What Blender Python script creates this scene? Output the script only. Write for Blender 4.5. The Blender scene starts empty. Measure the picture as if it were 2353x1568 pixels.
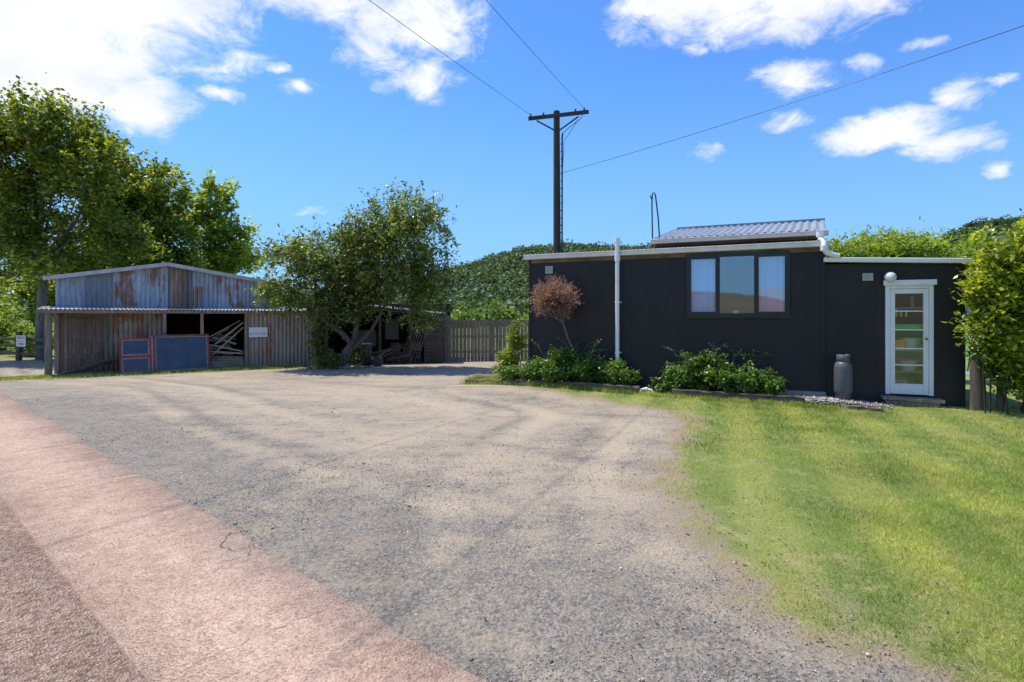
import bpy, math, random
import numpy as np
from mathutils import Vector, Matrix
random.seed(4); RNG=np.random.default_rng(7)
scene=bpy.context.scene
scene.view_settings.view_transform='Standard'; scene.view_settings.look='None'; scene.view_settings.exposure=0
COL=scene.collection

# ------------------------------------------------------------------ node helpers
def newmat(name):
    m=bpy.data.materials.new(name); m.use_nodes=True; nt=m.node_tree
    b=nt.nodes['Principled BSDF']; return m,nt,b
def nd(nt,t,**k):
    n=nt.nodes.new(t)
    for a,v in k.items(): setattr(n,a,v)
    return n
def setin(nt,node,key,v):
    s=node.inputs[key]
    if isinstance(v,bpy.types.NodeSocket): nt.links.new(v,s)
    else:
        if hasattr(s.default_value,'__len__') and hasattr(v,'__len__') and len(s.default_value)==4 and len(v)==3: v=(*v,1)
        s.default_value=v
def coord(nt,scale=(1,1,1),kind='Object',rot=(0,0,0)):
    tc=nd(nt,'ShaderNodeTexCoord'); mp=nd(nt,'ShaderNodeMapping'); mp.inputs['Scale'].default_value=scale; mp.inputs['Rotation'].default_value=rot
    nt.links.new(tc.outputs[kind],mp.inputs['Vector']); return mp.outputs[0]
def noise(nt,vec,scale,detail=4,rough=.55,out='Fac',dist=0):
    n=nd(nt,'ShaderNodeTexNoise'); nt.links.new(vec,n.inputs['Vector'])
    n.inputs['Scale'].default_value=scale; n.inputs['Detail'].default_value=detail; n.inputs['Roughness'].default_value=rough
    n.inputs['Distortion'].default_value=dist
    return n.outputs[out]
def voro(nt,vec,scale,out='Color',feature='F1'):
    n=nd(nt,'ShaderNodeTexVoronoi',feature=feature); nt.links.new(vec,n.inputs['Vector']); n.inputs['Scale'].default_value=scale
    return n.outputs[out]
def ramp(nt,fac,stops):
    r=nd(nt,'ShaderNodeValToRGB'); nt.links.new(fac,r.inputs[0]); e=r.color_ramp.elements
    while len(e)<len(stops): e.new(.5)
    for i,(p,c) in enumerate(stops): e[i].position=p; e[i].color=(*c,1) if len(c)==3 else c
    return r.outputs[0]
def mr(nt,v,a,b,c=0,d=1,smooth=False):
    n=nd(nt,'ShaderNodeMapRange'); 
    if smooth: n.interpolation_type='SMOOTHSTEP'
    nt.links.new(v,n.inputs[0])
    for i,x in enumerate((a,b,c,d)): n.inputs[1+i].default_value=x
    return n.outputs[0]
def mix(nt,f,a,b,mode='MIX'):
    n=nd(nt,'ShaderNodeMixRGB',blend_type=mode)
    setin(nt,n,0,f); setin(nt,n,1,a); setin(nt,n,2,b); return n.outputs[0]
def mth(nt,op,a,b=None,c=None):
    n=nd(nt,'ShaderNodeMath',operation=op)
    setin(nt,n,0,a)
    if b is not None: setin(nt,n,1,b)
    if c is not None: setin(nt,n,2,c)
    return n.outputs[0]
def bump(nt,b,h,strength=.5,dist=.01):
    n=nd(nt,'ShaderNodeBump'); n.inputs['Strength'].default_value=strength; n.inputs['Distance'].default_value=dist
    nt.links.new(h,n.inputs['Height']); nt.links.new(n.outputs[0],b.inputs['Normal'])
def attr(nt,name):
    n=nd(nt,'ShaderNodeAttribute'); n.attribute_name=name; return n.outputs['Fac']
def stripes(nt):
    wv=nd(nt,'ShaderNodeTexWave'); wv.inputs['Scale'].default_value=.36; wv.inputs['Distortion'].default_value=1.8; wv.inputs['Detail'].default_value=3; wv.inputs['Detail Scale'].default_value=.7
    nt.links.new(coord(nt,rot=(0,0,.35)),wv.inputs[0]); return wv.outputs['Fac']

def m_plain(name,c,rough=.5,metal=0,var=.15,scale=6,bs=0):
    m,nt,b=newmat(name); v=coord(nt); n=noise(nt,v,scale,5,.6)
    lo=tuple(x*(1-var) for x in c); hi=tuple(min(1,x*(1+var)) for x in c)
    nt.links.new(ramp(nt,n,[(.3,lo),(.7,hi)]),b.inputs['Base Color'])
    b.inputs['Roughness'].default_value=rough; b.inputs['Metallic'].default_value=metal
    if bs: bump(nt,b,noise(nt,v,scale*8,4),bs,.005)
    return m
def m_wood(name,a,bc,grain=(14,14,1.2),rough=.85):
    m,nt,b=newmat(name); v=coord(nt,grain); n=noise(nt,v,1.5,6,.65,dist=.6); n2=noise(nt,coord(nt),1.7,3)
    c=ramp(nt,n,[(.3,a),(.72,bc)]); c=mix(nt,.6,c,ramp(nt,n2,[(.3,(.55,.55,.55)),(.7,(1.1,1.08,1.05))]),'MULTIPLY')
    nt.links.new(c,b.inputs['Base Color']); b.inputs['Roughness'].default_value=rough
    bump(nt,b,n,.6,.01); return m
def m_leaf(name,dark,mid,light,trans=.35,nscale=.8,rough=.5,striped=False):
    m,nt,b=newmat(name); g=nd(nt,'ShaderNodeNewGeometry'); r=g.outputs['Random Per Island']
    c=ramp(nt,r,[(0,dark),(.5,mid),(1,light)])
    n=noise(nt,coord(nt),nscale,3); c=mix(nt,.9,c,ramp(nt,n,[(.32,(.52,.58,.5)),(.68,(1.35,1.25,1.1))]),'MULTIPLY')
    if striped:
        c=mix(nt,.75,c,ramp(nt,stripes(nt),[(.25,(.78,.88,.76)),(.75,(1.25,1.14,1.15))]),'MULTIPLY')
        c=mix(nt,mr(nt,noise(nt,coord(nt),1.9,5,.7),.50,.64,0,.6),c,(.54,.49,.23))
    nt.links.new(c,b.inputs['Base Color']); b.inputs['Roughness'].default_value=rough
    b.inputs['Specular IOR Level'].default_value=.4
    t=nd(nt,'ShaderNodeBsdfTranslucent'); nt.links.new(mix(nt,1,c,(1.7,1.6,.6),'MULTIPLY'),t.inputs[0])
    mx=nd(nt,'ShaderNodeMixShader'); mx.inputs[0].default_value=trans
    nt.links.new(b.outputs[0],mx.inputs[1]); nt.links.new(t.outputs[0],mx.inputs[2])
    nt.links.new(mx.outputs[0],nt.nodes['Material Output'].inputs[0]); return m
def m_galv(name,base,rust_amt,sheet=.76,rustc=(.20,.085,.04),zs=.7,rough=.5,metal=.25):
    m,nt,b=newmat(name); v=coord(nt)
    sx=nd(nt,'ShaderNodeSeparateXYZ'); nt.links.new(v,sx.inputs[0])
    fl=mth(nt,'FLOOR',mth(nt,'DIVIDE',sx.outputs[0],sheet))
    wn=nd(nt,'ShaderNodeTexWhiteNoise',noise_dimensions='1D'); nt.links.new(fl,wn.inputs['W'])
    tone=ramp(nt,wn.outputs[0],[(0,tuple(x*.55 for x in base)),(.5,base),(1,tuple(x*1.35 for x in base))])
    st=noise(nt,coord(nt,(5,5,zs)),2.2,6,.7)
    c=mix(nt,.85,tone,ramp(nt,st,[(.3,(.5,.51,.55)),(.7,(1.35,1.35,1.33))]),'MULTIPLY')
    big=noise(nt,coord(nt,(2.2,2.2,.8)),1.3,7,.75)
    amt=mth(nt,'ADD',big,mth(nt,'MULTIPLY',mth(nt,'SUBTRACT',wn.outputs[0],.5),.3))
    rm=mr(nt,amt,.72-rust_amt,.82-rust_amt,0,.9)
    if rust_amt>0: c=mix(nt,rm,c,mix(nt,st,tuple(x*.7 for x in rustc),tuple(x*1.6 for x in rustc)))
    nt.links.new(c,b.inputs['Base Color']); b.inputs['Roughness'].default_value=rough; b.inputs['Metallic'].default_value=metal
    return m

# ------------------------------------------------------------------ mesh helpers
class MB:
    def __init__(s): s.v=[];s.f=[];s.m=[];s.s=[]
    def add(s,V,F,mi=0,sm=False):
        o=len(s.v); s.v+= [tuple(p) for p in V]
        for f in F: s.f.append(tuple(o+i for i in f)); s.m.append(mi); s.s.append(sm)
    def box(s,x0,x1,y0,y1,z0,z1,mi=0,M=None):
        V=[Vector(p) for p in [(x0,y0,z0),(x1,y0,z0),(x1,y1,z0),(x0,y1,z0),(x0,y0,z1),(x1,y0,z1),(x1,y1,z1),(x0,y1,z1)]]
        if M is not None: V=[M@p for p in V]
        s.add(V,[(0,3,2,1),(4,5,6,7),(0,1,5,4),(1,2,6,5),(2,3,7,6),(3,0,4,7)],mi)
    def beam(s,a,b,w,h,mi=0,roll=0,jit=0,seg=1):
        a=Vector(a);b=Vector(b);d=(b-a); L=d.length; d.normalize()
        up=Vector((0,0,1)) if abs(d.z)<.95 else Vector((0,1,0))
        sd=d.cross(up).normalized(); up=sd.cross(d).normalized()
        if roll: 
            R=Matrix.Rotation(roll,3,d); sd=R@sd; up=R@up
        V=[];F=[]
        for i in range(seg+1):
            c=a+d*(L*i/seg)
            for sx,sz in((-1,-1),(1,-1),(1,1),(-1,1)):
                V.append(c+sd*(sx*w/2+random.uniform(-jit,jit))+up*(sz*h/2+random.uniform(-jit,jit)))
        for i in range(seg):
            for k in range(4): F.append((i*4+k,i*4+(k+1)%4,i*4+4+(k+1)%4,i*4+4+k))
        F.append((3,2,1,0)); n=seg*4; F.append((n,n+1,n+2,n+3))
        s.add(V,F,mi)
    def tube(s,pts,rads,n=8,mi=0,cap=True):
        pts=[Vector(p) for p in pts]
        if not hasattr(rads,'__len__'): rads=[rads]*len(pts)
        V=[];F=[]; prev=None
        for i,p in enumerate(pts):
            d=(pts[min(i+1,len(pts)-1)]-pts[max(i-1,0)]).normalized()
            if prev is None:
                a=Vector((1,0,0)) if abs(d.x)<.8 else Vector((0,1,0))
            else: a=prev
            a=(a-d*a.dot(d)).normalized(); prev=a; b=d.cross(a)
            for k in range(n):
                t=2*math.pi*k/n; V.append(p+(a*math.cos(t)+b*math.sin(t))*rads[i])
        for i in range(len(pts)-1):
            for k in range(n): F.append((i*n+k,i*n+(k+1)%n,(i+1)*n+(k+1)%n,(i+1)*n+k))
        s.add(V,F,mi,True)
        if cap: s.add(V[:n],[tuple(range(n))[::-1]],mi); s.add(V[-n:],[tuple(range(n))],mi)
    def lathe(s,c,prof,n=20,mi=0):
        V=[];F=[]
        for r,z in prof:
            for k in range(n):
                t=2*math.pi*k/n; V.append((c[0]+r*math.cos(t),c[1]+r*math.sin(t),c[2]+z))
        for i in range(len(prof)-1):
            for k in range(n): F.append((i*n+k,i*n+(k+1)%n,(i+1)*n+(k+1)%n,(i+1)*n+k))
        s.add(V,F,mi,True)
    def corr(s,O,U,V,N,L,t0,t1,p=.1,amp=.012,mi=0,nt=1,skew=0):
        O=Vector(O);U=Vector(U);V=Vector(V);N=Vector(N)
        n=int(L/p*6)+1; f0=t0 if callable(t0) else (lambda x:t0); f1=t1 if callable(t1) else (lambda x:t1)
        Vs=[];F=[]
        for i in range(n+1):
            x=L*i/n
            for j in range(nt+1):
                t=f0(x)+(f1(x)-f0(x))*j/nt
                Vs.append(O+U*(x+skew*t*(.5+.5*x/L))+V*t+N*(amp*math.cos(2*math.pi*x/p)))
        w=nt+1
        for i in range(n):
            for j in range(nt): F.append((i*w+j,(i+1)*w+j,(i+1)*w+j+1,i*w+j+1))
        s.add(Vs,F,mi,True)
    def obj(s,name,mats,parent=None,bevel=0):
        me=bpy.data.meshes.new(name); me.from_pydata(s.v,[],s.f)
        for m in (mats if isinstance(mats,(list,tuple)) else [mats]): me.materials.append(m)
        me.polygons.foreach_set('material_index',s.m); me.polygons.foreach_set('use_smooth',s.s); me.update()
        o=bpy.data.objects.new(name,me); COL.objects.link(o)
        if parent: o.parent=parent
        if bevel:
            b=o.modifiers.new('b','BEVEL'); b.width=bevel; b.segments=2; b.limit_method='ANGLE'
        return o
def empty(name,loc=(0,0,0),rz=0):
    e=bpy.data.objects.new(name,None); COL.objects.link(e); e.location=loc; e.rotation_euler=(0,0,rz); e.empty_display_size=.2; return e
def npmesh(name,V,F,mat,parent=None,smooth=False):
    k=F.shape[1]; me=bpy.data.meshes.new(name)
    me.vertices.add(len(V)); me.vertices.foreach_set('co',V.astype(np.float32).ravel())
    me.loops.add(F.size); me.loops.foreach_set('vertex_index',F.astype(np.int32).ravel())
    me.polygons.add(len(F)); me.polygons.foreach_set('loop_start',np.arange(0,F.size,k,dtype=np.int32))
    try: me.polygons.foreach_set('loop_total',np.full(len(F),k,dtype=np.int32))
    except Exception: pass
    if smooth: me.polygons.foreach_set('use_smooth',np.ones(len(F),dtype=bool))
    me.update(calc_edges=True); me.materials.append(mat)
    o=bpy.data.objects.new(name,me); COL.objects.link(o)
    if parent: o.parent=parent
    return o
def unit(a): return a/np.maximum(np.linalg.norm(a,axis=1,keepdims=True),1e-9)
def leafmesh(name,P,size,mat,aspect=.5,up=.4,parent=None,dirs=None):
    n=len(P); nn=RNG.normal(size=(n,3)); nn[:,2]=nn[:,2]+up*np.sign(nn[:,2]); nn=unit(nn)
    t=RNG.normal(size=(n,3)) if dirs is None else dirs+RNG.normal(size=(n,3))*.35
    if dirs is None: t=unit(np.cross(nn,t))
    else:
        t=unit(t); nn=unit(np.cross(t,RNG.normal(size=(n,3))))
    b=np.cross(nn,t); L=(size*RNG.uniform(.6,1.35,n))[:,None]; W=L*aspect
    V=np.stack([P,P+t*L*.5+b*W*.5+nn*L*.08,P+t*L,P+t*L*.5-b*W*.5+nn*L*.08],1).reshape(-1,3)
    F=np.arange(4*n).reshape(n,4); return npmesh(name,V,F,mat,parent)
def clump_pts(ells,ncl,nl,crad,fill=.4,flat=.8):
    w=np.array([(e[3]*e[4]*e[5])**(.7) for e in ells]); w/=w.sum(); out=[]
    for e,wi in zip(ells,w):
        k=max(2,int(ncl*wi)); d=unit(RNG.normal(size=(k,3))); r=RNG.uniform(0,1,k)**fill
        c=np.array(e[:3])+d*np.array(e[3:6])*r[:,None]
        cr=crad*RNG.uniform(.55,1.3,k)
        m=RNG.integers(int(nl*.5),int(nl*1.5),k)
        idx=np.repeat(np.arange(k),m)
        q=RNG.normal(size=(len(idx),3))*.5; q[:,2]*=flat
        out.append(c[idx]+q*cr[idx][:,None])
    return np.concatenate(out)
def branchy(mb,base,ells,r0,fork,n=3,mi=0):
    fork=Vector(fork)
    for e in ells:
        for k in range(n):
            tgt=Vector((e[0]+random.uniform(-.6,.6)*e[3],e[1]+random.uniform(-.5,.5)*e[4],e[2]+random.uniform(-.3,.75)*e[5]))
            mid=fork.lerp(tgt,.5)+Vector((random.uniform(-.3,.3),random.uniform(-.3,.3),random.uniform(-.2,.35)))
            r=r0*random.uniform(.35,.6)
            mb.tube([fork,fork.lerp(mid,.5)+Vector((0,0,.1)),mid,tgt],[r,r*.8,r*.55,r*.15],6,mi)

# ------------------------------------------------------------------ world
def build_world():
    w=bpy.data.worlds.new("World"); scene.world=w; w.use_nodes=True; nt=w.node_tree; nt.nodes.clear()
    out=nd(nt,'ShaderNodeOutputWorld'); bg=nd(nt,'ShaderNodeBackground'); nt.links.new(bg.outputs[0],out.inputs[0])
    sky=nd(nt,'ShaderNodeTexSky',sky_type='NISHITA'); sky.sun_disc=False
    sky.sun_elevation=math.radians(66); sky.sun_rotation=math.radians(-60); sky.air_density=1.0; sky.dust_density=.3; sky.ozone_density=2.0
    skc=mix(nt,1,sky.outputs[0],(.66,1.14,1.76),'MULTIPLY')
    tc=nd(nt,'ShaderNodeTexCoord'); G=tc.outputs['Generated']
    sx=nd(nt,'ShaderNodeSeparateXYZ'); nt.links.new(G,sx.inputs[0])
    az=mth(nt,'ARCTAN2',sx.outputs[0],sx.outputs[1]); el=mth(nt,'ARCSINE',sx.outputs[2])
    cb=nd(nt,'ShaderNodeCombineXYZ'); nt.links.new(az,cb.inputs[0]); nt.links.new(el,cb.inputs[1])
    def vm(op,a,b):
        n=nd(nt,'ShaderNodeVectorMath',operation=op)
        for i,x in enumerate((a,b)):
            if x is None: continue
            setin(nt,n,i,x)
        return n
    mp=nd(nt,'ShaderNodeMapping'); mp.inputs['Scale'].default_value=(1,1,1.7); nt.links.new(G,mp.inputs[0]); D=mp.outputs[0]
    wn=noise(nt,D,12,4,.6,'Color')
    off=vm('MULTIPLY',vm('SUBTRACT',wn,(.5,.5,.5)).outputs[0],(.08,.045,0)).outputs[0]
    vv=vm('ADD',cb.outputs[0],off).outputs[0]
    fb=noise(nt,D,13,14,.66,'Fac',.5)
    clouds=[(-.80,.58,.28,.075,1.35),(-.86,.48,.19,.085,1.4),(-.69,.40,.08,.05,1.2),(-.97,.52,.2,.12,1.5),(-.60,.585,.11,.045,1.05),
     (-.38,.59,.14,.035,.85),(-.20,.555,.12,.055,1.05),(-.19,.44,.07,.026,.95),(-.26,.49,.06,.035,.85),
     (.33,.58,.12,.045,1.15),(.54,.61,.27,.058,1.25),(.52,.436,.065,.025,1.0),(.645,.462,.035,.018,.85),(.68,.335,.11,.026,1.15),(.80,.315,.075,.018,1.0),
     (.835,.405,.05,.025,.9),(.905,.436,.03,.011,.75),(-.537,.412,.05,.014,.85),(-.397,.42,.04,.013,.75),(-.373,.194,.035,.008,.65),
     (.36,.30,.035,.016,.62),(.50,.362,.05,.018,.65),(.89,.274,.035,.012,.65),(.33,.49,.025,.016,.7),(-.573,.497,.03,.018,.62),(-.55,.46,.03,.012,.6),
     (.75,.50,.045,.012,.62),(-.43,.46,.03,.01,.62),(-.66,.35,.03,.01,.6)]
    M=None
    for p,q,rp,rq,wt in clouds:
        a=math.atan(p); h=math.sqrt(1+p*p); e=math.atan(q/h)
        ra=rp/(1+p*p)*1.3; re=rq/h*1.35
        d=vm('SUBTRACT',vv,(a,e,0)).outputs[0]; d=vm('MULTIPLY',d,(1/ra,1/re,0)).outputs[0]
        ln=nd(nt,'ShaderNodeVectorMath',operation='LENGTH'); nt.links.new(d,ln.inputs[0])
        m=mth(nt,'SUBTRACT',wt,mth(nt,'MULTIPLY',mth(nt,'POWER',ln.outputs['Value'],1.6),.8*max(1,wt)))
        M=m if M is None else mth(nt,'MAXIMUM',M,m)
    M=mth(nt,'MAXIMUM',M,-.6)
    nb=noise(nt,D,2.6,6,.6); back=mth(nt,'MULTIPLY',mr(nt,sx.outputs[1],.35,-.1,0,1),mr(nt,nb,.5,.62,0,1))
    M=mth(nt,'ADD',mth(nt,'MAXIMUM',M,mth(nt,'SUBTRACT',mth(nt,'MULTIPLY',back,1.3),.6)),mth(nt,'MULTIPLY',mth(nt,'SUBTRACT',fb,.5),2.5))
    dens=mr(nt,M,.0,1.05,0,1,True)
    shade=ramp(nt,noise(nt,D,7,6,.6),[(.35,(6.6,7.0,7.7)),(.6,(8.6,8.6,8.6))])
    hz=mr(nt,el,-.02,.45,.8,0,True)
    base=mix(nt,hz,skc,(2.2,4.3,6.7))
    c=mix(nt,dens,base,shade)
    nt.links.new(c,bg.inputs[0]); bg.inputs[1].default_value=.13
build_world()
sun=bpy.data.lights.new('sun','SUN'); sun.energy=5; sun.angle=math.radians(.5); sun.color=(1,.96,.87)
so=bpy.data.objects.new('sun',sun); COL.objects.link(so)
el_=math.radians(66); az_=math.radians(-60)
tos=Vector((math.sin(az_)*math.cos(el_),math.cos(az_)*math.cos(el_),math.sin(el_)))
so.rotation_euler=tos.to_track_quat('Z','Y').to_euler(); so.location=(0,0,30)
# ------------------------------------------------------------------ camera
cam=bpy.data.cameras.new('camera'); co=bpy.data.objects.new('camera',cam); COL.objects.link(co)
cam.sensor_width=36; cam.lens=19.12; cam.shift_y=-.0238; cam.clip_end=3000; cam.clip_start=.05
co.location=(0,0,1.6); co.rotation_euler=(math.radians(90),0,0); scene.camera=co

# ------------------------------------------------------------------ ground
def S(a,b,x):
    t=np.clip((x-a)/(b-a),0,1); return t*t*(3-2*t)
def gz(x,y):
    x=np.asarray(x,float); y=np.asarray(y,float)
    return -.3*S(11,17,y)+.12*np.exp(-((x-1)**2/9+(y-12.2)**2/1.5))
def g1(x,y): return float(gz(x,y))
YB=[-4,0,1.5,2.38,2.7,2.98,3.5,4.42,5.38,6.62,8.62,9.3,10.1,11,12,13,13.6,14.4,30]
XB=[6,3.2,2.45,1.95,1.67,1.49,1.33,1.36,1.44,2.0,2.85,2.6,1.9,1.0,.2,-.75,-1.2,4,4]
def wob(x,y): return .16*np.sin(x*5.1+y*2.3)*np.sin(y*3.7-x*1.9)+.10*np.sin(x*11+y*7.3)*np.sin(y*9.1-x*4)+.06*np.sin(x*23-y*19)
def grassmask(x,y):
    xb=np.interp(y,YB,XB); m=S(-.45,.55,x-xb+wob(x,y))
    sx=(x+14.75)*.8507+(y-17.3)*.5263; sy=-(x+14.75)*.5263+(y-17.3)*.8507
    k=S(-1.5,-.5,sy+wob(x,y))*S(.6,.1,sy)*S(-1.6,-.6,sx)*S(8.6,6.5,sx); m=np.maximum(m,k)
    m=np.maximum(m,S(24.2,25.0,y)); m=np.maximum(m,S(-22,-23.5,x)*S(19,20.5,y)); return m
def build_ground():
    m,nt,b=newmat('gravel_and_grass_ground'); v=coord(nt); ga=attr(nt,'grass'); ta=attr(nt,'tan'); tr=attr(nt,'track')
    n1=noise(nt,v,.55,5,.6,dist=.5); n2=noise(nt,v,3.5,6,.7); n3=noise(nt,v,24,5,.75); n4=noise(nt,v,160,3,.7)
    ns=noise(nt,coord(nt,(.35,1.6,1),rot=(0,0,1.05)),1.3,6,.7,dist=.3)
    st=voro(nt,v,75); stb=nd(nt,'ShaderNodeRGBToBW'); nt.links.new(st,stb.inputs[0]); st2=voro(nt,v,45,'Distance')
    tanf=mth(nt,'ADD',ta,mth(nt,'MULTIPLY',mth(nt,'SUBTRACT',n1,.5),1.6)); tanf=mth(nt,'ADD',tanf,mth(nt,'MULTIPLY',mth(nt,'SUBTRACT',n2,.5),1.3))
    tanf=mth(nt,'ADD',tanf,mth(nt,'MULTIPLY',mth(nt,'SUBTRACT',ns,.5),1.8)); tanf=mth(nt,'ADD',tanf,mth(nt,'MULTIPLY',tr,.6))
    tf=mr(nt,tanf,.1,.95,0,1)
    grav=mix(nt,tf,(.315,.285,.25),(.54,.445,.335))
    sp=ramp(nt,stb.outputs[0],[(.12,(.45,.45,.46)),(.45,(.93,.91,.88)),(.75,(1.2,1.16,1.12)),(.95,(1.6,1.55,1.5))])
    grav=mix(nt,mr(nt,tf,0,1,.8,.3),grav,sp,'MULTIPLY')
    grav=mix(nt,.8,grav,ramp(nt,n3,[(.3,(.6,.59,.58)),(.68,(1.25,1.23,1.2))]),'MULTIPLY')
    grav=mix(nt,.8,grav,ramp(nt,n2,[(.3,(.72,.70,.67)),(.68,(1.14,1.13,1.11))]),'MULTIPLY')
    grav=mix(nt,.5,grav,ramp(nt,n4,[(.3,(.6,.6,.6)),(.7,(1.3,1.3,1.28))]),'MULTIPLY')
    grav=mix(nt,1,grav,ramp(nt,mth(nt,'MULTIPLY_ADD',tr,.5,.5),[(0,(.74,.73,.72)),(.5,(1,1,1)),(1,(1.14,1.12,1.08))]),'MULTIPLY')
    dirt=mix(nt,n3,(.20,.14,.09),(.48,.37,.24))
    gr=mix(nt,n3,(.12,.15,.035),(.33,.37,.10)); 
    gr=mix(nt,.7,gr,ramp(nt,stripes(nt),[(.25,(.78,.88,.76)),(.75,(1.22,1.14,1.12))]),'MULTIPLY')
    gr=mix(nt,mr(nt,n2,.50,.68,0,.75),gr,(.43,.35,.17))
    gf=mth(nt,'ADD',ga,mth(nt,'MULTIPLY',mth(nt,'SUBTRACT',n2,.5),1.3)); gf=mth(nt,'ADD',gf,mth(nt,'MULTIPLY',mth(nt,'SUBTRACT',n3,.5),1.0))
    c=mix(nt,mr(nt,gf,-.05,.4,0,1),grav,dirt); c=mix(nt,mr(nt,gf,.38,.9,0,1),c,gr)
    nt.links.new(c,b.inputs['Base Color']); b.inputs['Roughness'].default_value=.95; b.inputs['Specular IOR Level'].default_value=.15
    h=mth(nt,'ADD',mth(nt,'MULTIPLY',st2,-.7),mth(nt,'ADD',n3,mth(nt,'MULTIPLY',n4,.4)))
    bump(nt,b,h,.85,.018)
    xs=np.arange(-27,15.01,.12); ys=np.arange(-4,31.01,.12); X,Y=np.meshgrid(xs,ys)
    Z=gz(X,Y)+.006*np.sin(X*2.1+Y)*np.cos(Y*1.7)+.008*np.sin(X*.9-Y*1.3)
    Gm=grassmask(X,Y)
    path=(X+.145)*.649+(Y-2.38)*.7607
    T=.25+.45*S(.3,2.6,path)
    T-= .5*np.exp(-((path-.5)/.8)**2)*S(14,6,Y)
    TR=np.zeros_like(X)
    dx=np.interp(Y,YB,XB)-X+.25*np.sin(Y*.6)
    for o,w,a in((.55,.16,.8),(1.05,.14,-.7),(2.0,.16,.8),(2.4,.13,-.6),(3.4,.2,.5)): TR+=a*np.exp(-((dx-o)/w)**2)*S(13,9,Y)
    for o,w,a in((1.5,.15,.6),(1.9,.13,-.6),(3.0,.17,.7),(3.4,.15,-.5),(5.2,.25,.5),(6.6,.25,-.4)): TR+=a*np.exp(-((path-o-.35*np.sin(X*.5))/w)**2)
    TR*=.6+.4*np.sin(X*1.3+Y*.9)
    V=np.stack([X.ravel(),Y.ravel(),Z.ravel()],1); nx=len(xs); ny=len(ys)
    i=np.arange((ny-1)*(nx-1)); r=i//(nx-1); cc=i%(nx-1); a=r*nx+cc; F=np.stack([a,a+1,a+nx+1,a+nx],1)
    gm=Gm.ravel()[F].mean(1); cx=X.ravel()[F].mean(1); right=(gm>.5)&(cx>-2)&(Y.ravel()[F].mean(1)<24)
    for nm,sel in(('lawn',right),('gravel_driveway',~right)):
        f=F[sel]; u,inv=np.unique(f,return_inverse=True); o=npmesh(nm,V[u],inv.reshape(f.shape),m,smooth=True)
        for an,arr in(('grass',Gm),('tan',T),('track',TR)):
            at=o.data.attributes.new(an,'FLOAT','POINT'); at.data.foreach_set('value',arr.ravel()[u].astype(np.float32))
    m2,nt,b=newmat('pasture'); v=coord(nt); n=noise(nt,v,.04,6,.7); n2=noise(nt,v,1.5,4)
    c=ramp(nt,n,[(.35,(.10,.17,.035)),(.65,(.2,.28,.07))]); c=mix(nt,.5,c,ramp(nt,n2,[(.3,(.7,.7,.7)),(.7,(1.3,1.3,1.2))]),'MULTIPLY')
    nt.links.new(c,b.inputs['Base Color']); b.inputs['Roughness'].default_value=.95
    mb=MB(); R=1500
    xs2=[-R,-27,15,R]; ys2=[-R,-4,31,R]
    for i in range(3):
        for j in range(3):
            if i==1 and j==1: continue
            q=[(xs2[i],ys2[j]),(xs2[i+1],ys2[j]),(xs2[i+1],ys2[j+1]),(xs2[i],ys2[j+1])]
            mb.add([(x,y,(-.02 if y<=-4 else -.31)) for x,y in q],[(0,1,2,3)])
    mb.obj('ground',m2)
build_ground()

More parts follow.
